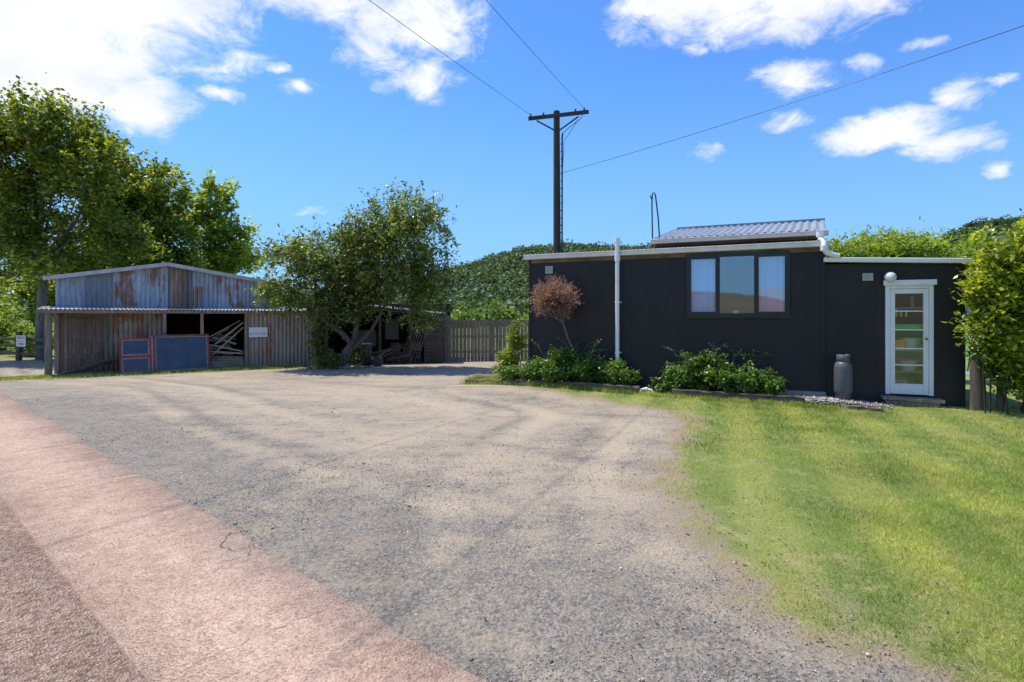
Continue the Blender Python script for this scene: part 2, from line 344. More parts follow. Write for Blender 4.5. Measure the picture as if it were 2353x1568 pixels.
def build_path():
    m,nt,b=newmat('exposed_aggregate_concrete'); v=coord(nt)
    n1=noise(nt,v,.9,6,.65); n2=noise(nt,v,9,6,.7); n3=noise(nt,v,110,3,.7)
    st=voro(nt,v,110); bw=nd(nt,'ShaderNodeRGBToBW'); nt.links.new(st,bw.inputs[0]); di=voro(nt,v,110,'Distance')
    c=ramp(nt,n1,[(.3,(.43,.285,.205)),(.7,(.56,.40,.30))])
    c=mix(nt,.8,c,ramp(nt,n2,[(.3,(.72,.70,.68)),(.7,(1.15,1.15,1.15))]),'MULTIPLY')
    c=mix(nt,.75,c,ramp(nt,bw.outputs[0],[(.1,(.5,.4,.36)),(.45,(.95,.93,.91)),(.9,(1.4,1.4,1.38))]),'MULTIPLY')
    pat=noise(nt,v,2.3,7,.8); c=mix(nt,mr(nt,pat,.60,.72,0,.6),c,(.54,.47,.38)); c=mix(nt,mr(nt,pat,.44,.3,0,.6),c,(.29,.195,.14))
    nt.links.new(c,b.inputs['Base Color']); b.inputs['Roughness'].default_value=.9; b.inputs['Specular IOR Level'].default_value=.2
    bump(nt,b,mth(nt,'ADD',di,n3),.5,.006)
    m2,nt,b=newmat('old_aggregate_concrete'); v=coord(nt)
    n1=noise(nt,v,1.1,6,.65); n2=noise(nt,v,14,6,.75); st=voro(nt,v,85); bw=nd(nt,'ShaderNodeRGBToBW'); nt.links.new(st,bw.inputs[0]); di=voro(nt,v,85,'Distance')
    c=ramp(nt,n1,[(.3,(.35,.235,.165)),(.7,(.49,.355,.26))]); c=mix(nt,.85,c,ramp(nt,n2,[(.3,(.6,.58,.57)),(.7,(1.25,1.25,1.25))]),'MULTIPLY')
    c=mix(nt,.9,c,ramp(nt,bw.outputs[0],[(.1,(.4,.31,.28)),(.45,(.95,.9,.87)),(.9,(1.6,1.6,1.57))]),'MULTIPLY')
    pat=noise(nt,v,2.1,7,.8); c=mix(nt,mr(nt,pat,.62,.7,0,.6),c,(.52,.46,.36))
    nt.links.new(c,b.inputs['Base Color']); b.inputs['Roughness'].default_value=.9; b.inputs['Specular IOR Level'].default_value=.2; bump(nt,b,mth(nt,'ADD',di,n2),.55,.009)
    dk=m_plain('crack_dark',(.12,.085,.07),.95)
    e=empty('concrete_path')
    O=np.array([-.145,2.38]); d=np.array([-.7607,.649]); nrm=np.array([-.649,-.7607])
    s=np.arange(-6,26,.05); k=len(s)
    jit=RNG.normal(size=k)*.007+ .02*np.sin(s*1.3)+.012*np.sin(s*4.1)+.008*np.sin(s*13)
    for i in range(2,k-2):
        if RNG.random()<.03: jit[i-1:i+2]+=[.015,.04,.02]
    w_in=.93+ .012*s
    def strip(name,a,bb,z,mat):
        A=O+d*s[:,None]+nrm*a[:,None]; B=O+d*s[:,None]+nrm*bb[:,None]
        zA=gz(A[:,0],A[:,1])+z; zB=gz(B[:,0],B[:,1])+z
        V=np.concatenate([np.c_[A,zA-.08],np.c_[A,zA],np.c_[B,zB],np.c_[B,zB-.08]]); F=[]
        i=np.arange(k-1)
        for q in range(3): F.append(np.stack([q*k+i,(q+1)*k+i,(q+1)*k+i+1,q*k+i+1],1))
        F=np.concatenate(F)[:,::-1]
        npmesh(name,V,F,mat,e)
    strip('edge_slab',jit,w_in,.022,m)
    strip('inner_slab',w_in+.012,w_in+12,.018,m2)
    mb=MB()
    def crack(pts,w=.007):
        P=[]
        for a,b2 in zip(pts[:-1],pts[1:]):
            for t in np.linspace(0,1,9)[:-1]: P.append((a[0]+(b2[0]-a[0])*t+random.uniform(-.014,.014),a[1]+(b2[1]-a[1])*t+random.uniform(-.014,.014)))
        P.append(pts[-1])
        for a,b2 in zip(P[:-1],P[1:]):
            dx,dy=b2[0]-a[0],b2[1]-a[1]; l=math.hypot(dx,dy); nx,ny=-dy/l*w/2,dx/l*w/2; ww=random.uniform(.4,1.2)
            mb.add([(a[0]+nx*ww,a[1]+ny*ww,g1(*a)+.026),(a[0]-nx*ww,a[1]-ny*ww,g1(*a)+.026),(b2[0]-nx*ww,b2[1]-ny*ww,g1(*b2)+.026),(b2[0]+nx*ww,b2[1]+ny*ww,g1(*b2)+.026)],[(0,1,2,3)])
    crack([(-1.96,4.0),(-2.06,3.95),(-2.0,3.72),(-1.85,3.66)],.007); crack([(-3.62,5.35),(-3.95,5.2),(-4.3,4.9)],.005); crack([(-1.78,3.78),(-1.74,3.6),(-1.9,3.45)],.004)
    crack([(-6.2,7.5),(-6.6,7.0)],.005); crack([(-.9,3.02),(-1.2,2.75),(-1.5,2.4)],.003)
    mb.obj('crack',dk,e)
build_path()

# grass blades
def build_grass():
    m=m_leaf('grass_blade',(.17,.245,.055),(.33,.42,.095),(.58,.58,.23),.35,1.2,.7,True)
    def blades(name,P,h,w):
        n=len(P); a=RNG.uniform(0,2*np.pi,n); d=np.stack([np.cos(a),np.sin(a),np.zeros(n)],1); t=RNG.normal(size=(n,3))*.6; t[:,2]=1; t=unit(t)
        V=np.stack([P-d*w[:,None],P+d*w[:,None],P+t*h[:,None]],1).reshape(-1,3); return npmesh(name,V,np.arange(3*n).reshape(n,3),m)
    n=400000; Y=np.exp(RNG.uniform(np.log(1.9),np.log(12.8),n)); X=RNG.uniform(-.1,1.0,n)*(Y*.98+.4)
    gm=grassmask(X,Y); pn=.5+.5*np.sin(X*3.1+1.3*np.sin(Y*2.7))*np.sin(Y*2.9+1.7*np.sin(X*2.2)); pf=.5+.5*np.sin(X*17+2*np.sin(Y*13))*np.sin(Y*15)
    edge=np.clip(1.5-(X-np.interp(Y,YB,XB)),0,1)
    k=RNG.random(n)<np.clip((gm-.3)*1.5,0,1)*(1-.75*edge*pf)*(.4+.6*(1-pn*edge)); X,Y=X[k],Y[k]
    d=(X-.4)*.398+(Y-12.826)*.917; k=d<-.05; X,Y=X[k],Y[k]
    P=np.stack([X,Y,gz(X,Y)-.004],1); s=np.clip(Y/4,.75,2.6)
    blades('lawn_grass',P,.027*RNG.uniform(.5,1.5,len(P))*np.clip(s,.9,1.4),.0026*s)
    n=60000; sx=RNG.uniform(-1.5,8.3,n); sy=RNG.normal(size=n)*.3-.5
    X=-14.75+.8507*sx-.5263*sy; Y=17.3+.5263*sx+.8507*sy
    k=RNG.random(n)<np.clip(grassmask(X,Y)*1.1,0,1)*(.4+.6*(np.sin(sx*3)>-.4)); X,Y=X[k],Y[k]
    blades('verge_grass',np.stack([X,Y,gz(X,Y)],1),.07*RNG.uniform(.4,1.5,len(X)),np.full(len(X),.012))
    n=12000; t=RNG.uniform(0,1,n); X=-.95+t*1.3+RNG.normal(size=n)*.12; Y=13.0-t*.55+RNG.normal(size=n)*.12+.15
    blades('bed_grass',np.stack([X,Y,gz(X,Y)],1),.2*RNG.uniform(.4,1.4,n),np.full(n,.01))
    n=9000; t=RNG.uniform(0,1,n); t=np.where(RNG.random(n)<.6,np.round(t*14)/14+RNG.normal(size=n)*.012,t); X=-1.0+t*6.6; Y=12.75-t*3.1+RNG.normal(size=n)*.06-.16
    blades('weed_tufts',np.stack([X,Y,gz(X,Y)],1),.09*RNG.uniform(.3,1.5,n),np.full(n,.007))
    n=1000; Y=np.exp(RNG.uniform(np.log(2.2),np.log(12),n)); X=np.interp(Y,YB,XB)+RNG.normal(size=n)*.7+.3; P=np.stack([X,Y,gz(X,Y)+.012],1)
    nn=RNG.normal(size=(n,3))*.25; nn[:,2]=1; nn=unit(nn); t=unit(np.cross(nn,RNG.normal(size=(n,3)))); b=np.cross(nn,t); L=(.022*RNG.uniform(.5,1.4,n))[:,None]
    V=np.stack([P,P+t*L*.5+b*L*.3,P+t*L+nn*L*.2,P+t*L*.5-b*L*.3],1).reshape(-1,3); npmesh('fallen_leaves',V,np.arange(4*n).reshape(n,4),m_leaf('dead_leaf',(.08,.045,.03),(.2,.12,.07),(.36,.26,.14),.1,3,.7))
build_grass()
def build_stones():
    m,nt,b=newmat('gravel_stone'); g=nd(nt,'ShaderNodeNewGeometry')
    nt.links.new(ramp(nt,g.outputs['Random Per Island'],[(0,(.17,.16,.15)),(.4,(.36,.32,.275)),(.8,(.52,.46,.385)),(.97,(.66,.61,.54)),(1,(.38,.18,.12))]),b.inputs['Base Color']); b.inputs['Roughness'].default_value=.85
    n=80000; Y=np.exp(RNG.uniform(np.log(2.0),np.log(11),n)); X=RNG.uniform(-1,.9,n)*(Y*.95+.3)
    path=(X+.145)*.649+(Y-2.38)*.7607; gm=grassmask(X,Y)
    k=(path>.02)&(gm<.55)&(RNG.random(n)<(.3+.7*np.exp(-path*.8))); X,Y=X[k],Y[k]; n=len(X)
    r=.003+.006*RNG.random(n)**2+.015*(RNG.random(n)<.01)*RNG.random(n); r*=np.clip(Y/4,.8,1.3)
    T=np.array([(1,0,0),(0,1,0),(-1,0,0),(0,-1,0),(0,0,.7),(0,0,-.5)]); 
    V=T[None]*RNG.uniform(.6,1.3,(n,6,1)); a=RNG.uniform(0,6.28,n); ca,sa=np.cos(a)[:,None],np.sin(a)[:,None]
    V=np.stack([V[:,:,0]*ca-V[:,:,1]*sa*.7,V[:,:,0]*sa+V[:,:,1]*ca*.7,V[:,:,2]],2)*r[:,None,None]
    V+=np.stack([X,Y,gz(X,Y)+r*.2],1)[:,None,:]
    Fb=np.array([(0,1,4),(1,2,4),(2,3,4),(3,0,4),(1,0,5),(2,1,5),(3,2,5),(0,3,5)])
    F=(Fb[None]+6*np.arange(n)[:,None,None]).reshape(-1,3); npmesh('gravel_stones',V.reshape(-1,3),F,m)
build_stones()

# ------------------------------------------------------------------ materials
WHITE=m_plain('white_paint',(.78,.79,.80),.45,0,.05); PVC=m_plain('white_pvc',(.8,.8,.8),.35,0,.04)
def m_wall():
    m,nt,b=newmat('black_painted_fibre_cement'); v=coord(nt); n=noise(nt,v,.9,6,.7); n2=noise(nt,coord(nt,(6,6,1.2)),1.5,5,.7)
    c=ramp(nt,n,[(.3,(.014,.0135,.015)),(.7,(.022,.0215,.023))]); c=mix(nt,.35,c,ramp(nt,n2,[(.4,(.8,.8,.8)),(.75,(1.7,1.6,1.5))]),'MULTIPLY')
    sp=noise(nt,v,23,3,.5); c=mix(nt,mr(nt,sp,.76,.79,0,.4),c,(.2,.2,.2))
    sx=nd(nt,'ShaderNodeSeparateXYZ'); nt.links.new(v,sx.inputs[0]); low=mr(nt,sx.outputs[2],.75,.1,0,.35)
    c=mix(nt,mth(nt,'MULTIPLY',low,n),c,(.10,.085,.07))
    nt.links.new(c,b.inputs['Base Color']); b.inputs['Roughness'].default_value=.55; b.inputs['Specular IOR Level'].default_value=.35; bump(nt,b,noise(nt,v,60,3),.15,.003); return m
WALL=m_wall(); BLK=m_plain('black_aluminium',(.012,.012,.014),.3); DARK=m_plain('interior_shade_dark',(.02,.02,.02),.9)  # near-black interior: shade inside shed and shelter is put into the colour
ROOFG=m_galv('zincalume_roof',(.24,.27,.31),0.0,50,rough=.6,metal=0)
RUSTR=m_galv('rusty_roof_iron',(.22,.17,.14),.25,.76)
GALV=m_galv('galvanised_iron',(.29,.34,.41),.13,.8)
GALVL=m_galv('weathered_iron',(.28,.245,.22),.16,.8)
GALVR=m_galv('shed_roof_iron',(.45,.46,.47),.04,.8)
OLDW=m_wood('old_grey_timber',(.13,.11,.09),(.38,.32,.26)); STW=m_wood('stacked_timber_wood',(.22,.19,.16),(.50,.44,.37)); DKW=m_wood('dark_sleeper_timber',(.05,.038,.03),(.22,.16,.115),(3,3,14))
FENW=m_wood('fence_timber',(.14,.11,.08),(.37,.30,.23)); POLEW=m_wood('pole_timber',(.03,.026,.024),(.085,.075,.07),(20,20,1))
def m_glass(name,fac,tint=(.8,.85,.9)):
    m,nt,b=newmat(name); nt.nodes.remove(b); t=nd(nt,'ShaderNodeBsdfTransparent'); t.inputs[0].default_value=(*tint,1)
    g=nd(nt,'ShaderNodeBsdfGlossy'); g.inputs['Roughness'].default_value=.02; g.inputs[0].default_value=(.85,.93,1,1)
    n=noise(nt,coord(nt),1.3,2); bp=nd(nt,'ShaderNodeBump'); bp.inputs['Strength'].default_value=.05; bp.inputs['Distance'].default_value=.02; nt.links.new(n,bp.inputs['Height']); nt.links.new(bp.outputs[0],g.inputs['Normal'])
    x=nd(nt,'ShaderNodeMixShader'); x.inputs[0].default_value=fac; nt.links.new(t.outputs[0],x.inputs[1]); nt.links.new(g.outputs[0],x.inputs[2])
    nt.links.new(x.outputs[0],nt.nodes['Material Output'].inputs[0]); return m
GLASS=m_glass('window_glass',.30,(.85,.9,.97)); GLASSD=m_glass('door_glass',.14,(.9,.92,.93))

# ------------------------------------------------------------------ house
def build_house():
    H=empty('black_house',(.40,12.826,0),math.atan2(-.3981,.9173))
    mb=MB(); W0,W1,Z0,Z1=3.58,5.47,1.62,2.87
    mb.box(0,W0,0,.1,-.4,2.93); mb.box(W1,6.10,0,.1,-.4,2.93); mb.box(W0,W1,0,.1,-.4,Z0); mb.box(W0,W1,0,.1,Z1,2.93)
    mb.box(0,.1,.1,5,-.4,2.93); mb.box(6.0,6.1,.1,5,-.4,2.93); mb.box(.1,6,4.9,5,-.4,2.93)
    mb.box(2.86,6.1,.37,.45,2.9,3.2); mb.box(6.02,6.10,.45,3.2,2.93,3.2); mb.box(2.86,2.94,.45,3.2,2.93,3.2)
    mb.add([(6.1,.4,3.2),(6.1,3.2,3.2),(6.1,3.2,3.86)],[(0,1,2)]); mb.add([(2.9,.4,3.2),(2.9,3.2,3.86),(2.9,3.2,3.2)],[(0,1,2)]); mb.box(2.9,6.1,3.2,3.28,2.9,3.84)
    for x in(1.2,2.4,3.5): mb.box(x-.004,x+.004,-.004,0,-.3,2.93)
    for x in(0.02,6.04): mb.box(x-.02,x+.045,-.012,0,-.3,2.93)
    mb.obj('walls',WALL,H)
    mb=MB(); mb.box(.12,5.98,.12,4.88,.25,.3); mb.box(3.3,5.8,1.9,1.95,.3,2.88); mb.box(0.12,5.98,.12,4.88,2.88,2.92); mb.obj('interior',m_plain('room_wall',(.30,.29,.28),.8),H)
    cm=m_plain('pale_blind',(.42,.54,.90),.8,0,.06); pm=m_plain('pink_blind',(.80,.40,.55),.8,0,.06); mb=MB()
    mb.corr((3.62,.07,1.64),(1,0,0),(0,0,1),(0,1,0),.52,0,1.2,.13,.01,0); mb.corr((4.91,.07,1.64),(1,0,0),(0,0,1),(0,1,0),.52,.0,.55,.13,.01,1); mb.corr((4.91,.075,2.19),(1,0,0),(0,0,1),(0,1,0),.52,.0,.65,.13,.01,0)
    mb.box(4.45,4.56,.2,.28,1.64,1.73,2); mb.obj('blinds',[cm,pm,WHITE],H)
    mb=MB(); t=.045
    mb.box(W0-.02,W1+.02,-.035,.06,Z0-.02,Z0+t); mb.box(W0-.02,W1+.02,-.035,.06,Z1-t,Z1+.02)
    for x in(W0-.02,W1-.035): mb.box(x,x+.055,-.033,.058,Z0+t,Z1-t)
    for x in(4.16,4.85): mb.box(x,x+.05,-.033,.058,Z0+t,Z1-t)
    for a,b2 in((3.615,4.16),(4.90,5.435)):
        mb.box(a,a+.035,-.045,.0,Z0+t,Z1-t); mb.box(b2-.035,b2,-.045,.0,Z0+t,Z1-t); mb.box(a+.035,b2-.035,-.045,.0,Z0+t,Z0+t+.035); mb.box(a+.035,b2-.035,-.045,.0,Z1-t-.035,Z1-t)
    mb.box(W0-.06,W1+.06,-.055,-.036,Z0-.05,Z0-.021)
    mb.obj('window_frame',BLK,H)
    mb=MB()
    for a,b2 in((3.64,4.13),(4.21,4.85),(4.93,5.40)): mb.add([(a,-.01,Z0+.05),(b2,-.01,Z0+.05),(b2,-.01,Z1-.05),(a,-.01,Z1-.05)],[(0,1,2,3)])
    mb.obj('window_glass',GLASS,H)
    mb=MB(); V=Vector((0,5.0,.42)); mb.corr((-.05,-.06,3.06),(1,0,0),V.normalized(),(0,0,1),6.15,0,V.length,.09,.014,0); mb.obj('lower_roof',RUSTR,H)
    mb=MB(); V=Vector((0,3.05,.66)); n=V.normalized(); L=V.length
    mb.corr((2.80,.24,3.295),(1,0,0),n,(0,-n.z,n.y),3.34,0,L,.15,.02,0,skew=.10); mb.obj('upper_roof',ROOFG,H)
    mb=MB(); mb.box(3.0,6.45,3.2,3.32,3.93,3.99); mb.obj('ridge_cap',ROOFG,H)
    mb=MB(); mb.box(-.08,6.16,-.14,-.01,2.935,3.035); mb.box(-.08,6.16,-.155,-.14,3.015,3.04); mb.box(2.78,6.18,.2,.33,3.19,3.275); mb.box(2.78,6.18,.185,.2,3.265,3.285)
    mb.obj('gutter',m_plain('cream_gutter',(.70,.67,.60),.5,0,.12,5),H,.012)
    mb=MB(); mb.box(-.03,6.1,-.012,-.001,2.85,2.934); mb.box(2.86,6.1,.33,.369,3.14,3.2)
    mb.obj('fascia',m_plain('worn_brown_fascia',(.14,.10,.075),.8,0,.5,3),H)
    mb=MB(); mb.tube([(2.14,-.2,.42),(2.14,-.2,3.29)],.045,14); mb.tube([(2.14,-.2,.44),(2.14,-.2,.36)],.056,14); mb.tube([(2.14,-.2,2.80),(2.14,-.2,2.94)],.06,14); mb.tube([(2.14,-.2,3.22),(2.14,-.2,3.30)],.058,14)
    for z in(.8,1.9): mb.box(2.085,2.195,-.205,-.0,z,z+.03)
    mb.obj('downpipe',PVC,H)
    mb=MB(); mb.tube([(6.02,.1,3.2),(6.02,.08,3.1),(6.05,-.03,3.03),(6.05,-.19,2.98),(6.05,-.21,2.86),(6.1,-.2,2.8),(6.2,-.16,2.76),(6.3,-.12,2.74)],.05,12); mb.tube([(6.05,-.205,2.84),(6.05,-.205,2.93)],.062,12); mb.tube([(6.02,.1,3.24),(6.02,.1,3.14)],.07,12)
    mb.obj('gutter_pipe',PVC,H)
    mb=MB(); mb.box(.42,.60,-.03,0,2.60,2.77); 
    for k in range(5): mb.box(.43,.59,-.042,-.031,2.62+k*.03,2.633+k*.03)
    mb.box(6.70,6.87,.0,.02,2.27,2.41)
    for k in range(4): mb.box(6.71,6.86,-.012,-.001,2.285+k*.032,2.30+k*.032)
    mb.obj('wall_vent',m_plain('vent_grey',(.42,.44,.44),.6),H)
    mb=MB(); mb.box(5.2,5.4,-.012,-.001,.33,.47); [mb.box(5.2,5.4,-.02,-.013,.34+k*.025,.352+k*.025) for k in range(5)]; mb.obj('floor_vent',BLK,H)
    mb=MB(); mb.box(4.9,6.1,-.05,-.005,-.3,.16); mb.obj('footing',m_plain('concrete',(.33,.32,.3),.9,0,.2),H)
    D0,D1,DZ0,DZ1=7.06,7.785,.18,2.19
    mb=MB(); y=.03
    mb.box(6.105,D0,y,y+.08,-.4,2.60); mb.box(D1,8.25,y,y+.08,-.4,2.60); mb.box(D0,D1,y,y+.08,DZ1,2.60); mb.box(D0,D1,y,y+.08,-.4,DZ0)
    mb.box(8.17,8.25,y+.08,3.5,-.4,2.6); mb.box(6.1,8.17,3.42,3.5,-.4,2.6)
    for x in(6.9,7.9): mb.box(x-.005,x+.02,y-.006,y,-.3,2.6)
    mb.obj('lean_to_walls',WALL,H)
    mb=MB(); V=[(6.06,-.12,2.64),(8.3,-.12,2.53),(8.3,-.0,2.53),(6.06,-.0,2.64)]
    mb.add([(*p[:2],p[2]) for p in V]+[(*p[:2],p[2]+.085) for p in V],[(0,3,2,1),(4,5,6,7),(0,1,5,4),(1,2,6,5),(2,3,7,6),(3,0,4,7)]); mb.obj('lean_to_gutter',WHITE,H,.012)
    mb=MB(); Vv=Vector((0,3.6,.12)); mb.corr((6.08,-.02,2.66),Vector((2.2,0,-.1)).normalized(),Vv.normalized(),(0,0,1),2.2,0,3.6,.09,.012); mb.obj('lean_to_roof',RUSTR,H)
    mb=MB(); f=.07
    mb.box(D0,D0+f,-.01,.1,DZ0,DZ1); mb.box(D1-f,D1,-.01,.1,DZ0,DZ1); mb.box(D0+f,D1-f,-.01,.1,DZ1-.08,DZ1); mb.box(D0-.035,D1+.035,-.06,-.011,DZ1-.02,DZ1+.075)
    a,b2=D0+f+.004,D1-f-.004
    mb.box(a,a+.075,.0,.045,DZ0+.01,DZ1-.085); mb.box(b2-.075,b2,.0,.045,DZ0+.01,DZ1-.085); mb.box(a+.075,b2-.075,.0,.045,DZ1-.17,DZ1-.085); mb.box(a+.075,b2-.075,.0,.045,DZ0+.01,DZ0+.2)
    for z in(.72,1.02,1.36,1.70): mb.box(a+.075,b2-.075,.006,.04,z-.011,z+.011)
    mb.obj('glazed_door',WHITE,H,.004)
    mb=MB(); mb.add([(a+.07,.02,.37),(b2-.07,.02,.37),(b2-.07,.02,2.03),(a+.07,.02,2.03)],[(0,1,2,3)]); mb.obj('door_glass',GLASSD,H)
    mb=MB(); mb.lathe((0,0,0),[(.001,-.02),(.02,-.018),(.022,0),(.012,.02)],12); o=mb.obj('door_knob',m_plain('brass',(.5,.38,.15),.3,.9),H); o.location=(b2-.035,-.02,1.2); o.rotation_euler=(math.pi/2,0,0)
    mb=MB(); mb.box(6.95,7.9,.95,1.0,.1,2.5,0); mb.box(6.95,7.9,.12,1.0,.1,.14,0)
    for z in(.55,.95,1.35,1.75): mb.box(7.0,7.85,.38,.94,z,z+.02,1)
    mb.box(7.2,7.4,.2,.38,.975,1.17,2); mb.box(7.25,7.7,.2,.4,1.375,1.46,3); mb.box(7.42,7.72,.45,.8,.975,1.08,1); mb.lathe((7.5,.4,.58),[(.1,0),(.17,.18),(.18,.2)],14,1); mb.lathe((7.52,.35,.98),[(.11,0),(.18,.2),(.19,.22)],14,1)
    mb.box(7.26,7.30,.25,.3,1.6,1.75,4); mb.box(7.42,7.45,.25,.3,1.6,1.72,4); mb.box(7.34,7.37,.25,.3,1.6,1.72,4); mb.box(7.55,7.6,.45,.5,1.775,1.98,1); mb.box(7.3,7.5,.5,.7,.14,.4,1)
    mb.obj('pantry_shelves',[m_plain('pantry_wall',(.07,.07,.065),.8),m_plain('shelf_white',(.5,.5,.48),.6),m_plain('orange_plastic',(.95,.22,.02),.5),m_plain('green_plastic',(.08,.6,.12),.5),m_plain('yellow_plastic',(.75,.55,.05),.5)],H)
    mb=MB(); mb.lathe((0,0,0),[(.045,.1),(.05,.05),(.075,.045),(.098,.0),(.09,-.045),(.06,-.08),(.001,-.097)],20); o=mb.obj('porch_light',m_plain('opal_glass',(.72,.74,.72),.25,0,.03),H); o.location=(7.12,-.08,2.32); o.rotation_euler=(-math.pi/2,0,0)
    mb=MB(); mb.beam((6.98,-.14,.13),(7.88,-.14,.115),.24,.05,jit=.006,seg=6); mb.box(7.02,7.82,-.22,.02,-.2,.09); mb.obj('door_step',OLDW,H)
    mb=MB(); mb.tube([(2.72,.9,3.05),(2.70,.9,4.2),(2.71,.9,4.44),(2.74,.9,4.48),(2.78,.9,4.40),(2.84,.9,3.9),(2.88,.9,3.3)],.016,8); mb.tube([(2.70,.9,4.30),(2.66,.9,4.40)],.012,6); mb.obj('roof_hoop_pipe',BLK,H)
build_house()

def build_bottle():
    mb=MB(); mb.lathe((6.08,9.98,.19),[(.12,-.14),(.125,.0),(.145,.02),(.15,.06),(.15,.47),(.143,.53),(.11,.58),(.085,.60)],24,0)
    mb.lathe((6.08,9.98,.19),[(.105,.585),(.11,.59),(.11,.71),(.10,.715),(.10,.59)],20,0); mb.tube([(6.08,9.98,.78),(6.08,9.98,.86)],.02,10,1); mb.tube([(6.08,9.98,.84),(6.03,10.03,.86),(6.06,10.2,.7),(6.1,10.27,.4)],.008,6,1)
    mb.obj('gas_cylinder',[m_plain('galvanised_cylinder',(.11,.115,.125),.5,.2,.15),BLK])
build_bottle()
mb=MB(); mb.tube([(7.93,9.28,-.3),(7.95,9.28,.3),(7.94,9.3,.92)],[.115,.11,.10],9); mb.beam((8.12,9.1,-.2),(8.35,9.25,.6),.1,.09,jit=.01,seg=4); mb.obj('timber_post',m_wood('dark_post',(.05,.04,.033),(.17,.14,.11)))
def sleeper(name,a,b,w=.2,h=.15):
    mb=MB(); mb.beam((a[0],a[1],g1(*a)+h*.35),(b[0],b[1],g1(*b)+h*.35),w,h,jit=.018,seg=11); mb.obj(name,DKW,bevel=.012)
sleeper('garden_sleeper',(-1.05,12.85),(.95,11.82)); sleeper('garden_sleeper',(1.0,11.80),(2.58,11.05)); sleeper('garden_sleeper',(3.18,10.78),(5.32,9.90),.2,.17); sleeper('garden_sleeper',(5.4,9.78),(6.25,9.15),.16,.08)
def rubble():
    m=bpy.data.materials['gravel_stone']; n=2600; t=RNG.uniform(0,1,n); X=4.9+t*1.6+RNG.normal(size=n)*.14; Y=10.45-t*.75+RNG.normal(size=n)*.18-.06
    r=.010+.022*RNG.random(n)**2; T=np.array([(1,0,0),(0,1,0),(-1,0,0),(0,-1,0),(0,0,.8),(0,0,-.6)]); V=T[None]*RNG.uniform(.6,1.3,(n,6,1))*r[:,None,None]
    z=.07*np.exp(-((X-5.7)**2/.5))+RNG.uniform(0,.03,n); V+=np.stack([X,Y,z],1)[:,None,:]
    Fb=np.array([(0,1,4),(1,2,4),(2,3,4),(3,0,4),(1,0,5),(2,1,5),(3,2,5),(0,3,5)]); F=(Fb[None]+6*np.arange(n)[:,None,None]).reshape(-1,3); npmesh('stone_rubble',V.reshape(-1,3),F,m)
rubble()
mb=MB(); mb.tube([(2.66,11.28,.0),(2.69,11.26,.09),(2.76,11.22,.11),(2.86,11.17,.09),(2.90,11.15,.0)],.032,10); mb.tube([(2.76,11.22,.11),(2.79,11.2,.105)],.042,10); mb.obj('drain_pipe',PVC)

# ------------------------------------------------------------------ plants
L_TREE=m_leaf('laurel_leaf',(.06,.105,.03),(.14,.205,.055),(.38,.43,.16),.4,.7,.36)
L_BIG=m_leaf('tall_tree_leaf',(.06,.11,.02),(.15,.225,.035),(.45,.45,.08),.42,.45,.42)
L_POP=m_leaf('poplar_leaf',(.12,.2,.03),(.25,.34,.06),(.45,.5,.12),.5,.6,.45)
L_SHR=m_leaf('shrub_leaf',(.035,.09,.02),(.09,.2,.03),(.28,.42,.10),.33,2.5,.33)
L_HED=m_leaf('hedge_leaf',(.07,.14,.02),(.24,.33,.035),(.58,.58,.08),.42,1.6,.33)
L_ACA=m_leaf('acacia_leaf',(.12,.22,.03),(.24,.35,.05),(.42,.5,.1),.4,.8,.5)
L_BRN=m_leaf('bronze_leaf',(.18,.09,.095),(.38,.22,.235),(.60,.40,.40),.3,6,.6)
L_HILL=m_leaf('hazed_forest_leaf',(.035,.075,.035),(.07,.125,.05),(.16,.235,.08),.22,.07,.6)  # distance haze is mixed into these leaf greens
L_VAL=m_leaf('valley_leaf',(.07,.13,.03),(.17,.26,.05),(.32,.42,.09),.35,.09,.5)
BARK=m_wood('bark',(.07,.058,.046),(.2,.165,.135),(8,8,2)); BARKP=m_wood('pale_bark',(.12,.105,.09),(.32,.29,.25),(8,8,2))
def tree(name,trunks,ells,fork,nc,nl,cr,size,leaf,bark,r=.15,nb=3,fill=.4,aspect=.5,extra=None):
    T=empty(name,(0,0,0)); mb=MB()
    for p,rd in trunks: mb.tube(p,rd,9)
    branchy(mb,None,ells,r,fork,nb); mb.obj('trunk',bark,T)
    P=clump_pts(ells,nc,nl,cr,fill)
    if extra is not None: P=np.concatenate([P,extra])
    leafmesh('foliage',P,size,leaf,aspect,.4,T); return T
def droop(n,cx,cy,cz,rx,rz,L):
    out=[]
    for i in range(n):
        a=random.uniform(0,2*math.pi); x=cx+rx*math.cos(a); y=cy+rx*.7*math.sin(a); z=cz+random.uniform(-rz,rz); k=22
        t=np.linspace(0,1,k); ln=random.uniform(.4,1)*L; out.append(np.stack([x+math.cos(a)*t*ln*.5,y+math.sin(a)*t*ln*.4,z+t*.15*ln-t*t*ln*.7],1)+RNG.normal(size=(k,3))*.05)
    return np.concatenate(out)
def spikes(n,e,L,k=16):
    out=[]
    for i in range(n):
        d=unit(RNG.normal(size=(1,3)))[0]; d[2]=abs(d[2])*.9-.1; p=np.array(e[:3])+d*np.array(e[3:6])*.95; t=np.linspace(0,1,k)[:,None]; ln=random.uniform(.3,1)*L
        out.append(p+(d*.7+np.array([random.uniform(-.3,.3),0,.5]))*t*ln+RNG.normal(size=(k,3))*.045*(1.3-t))
    return np.concatenate(out)
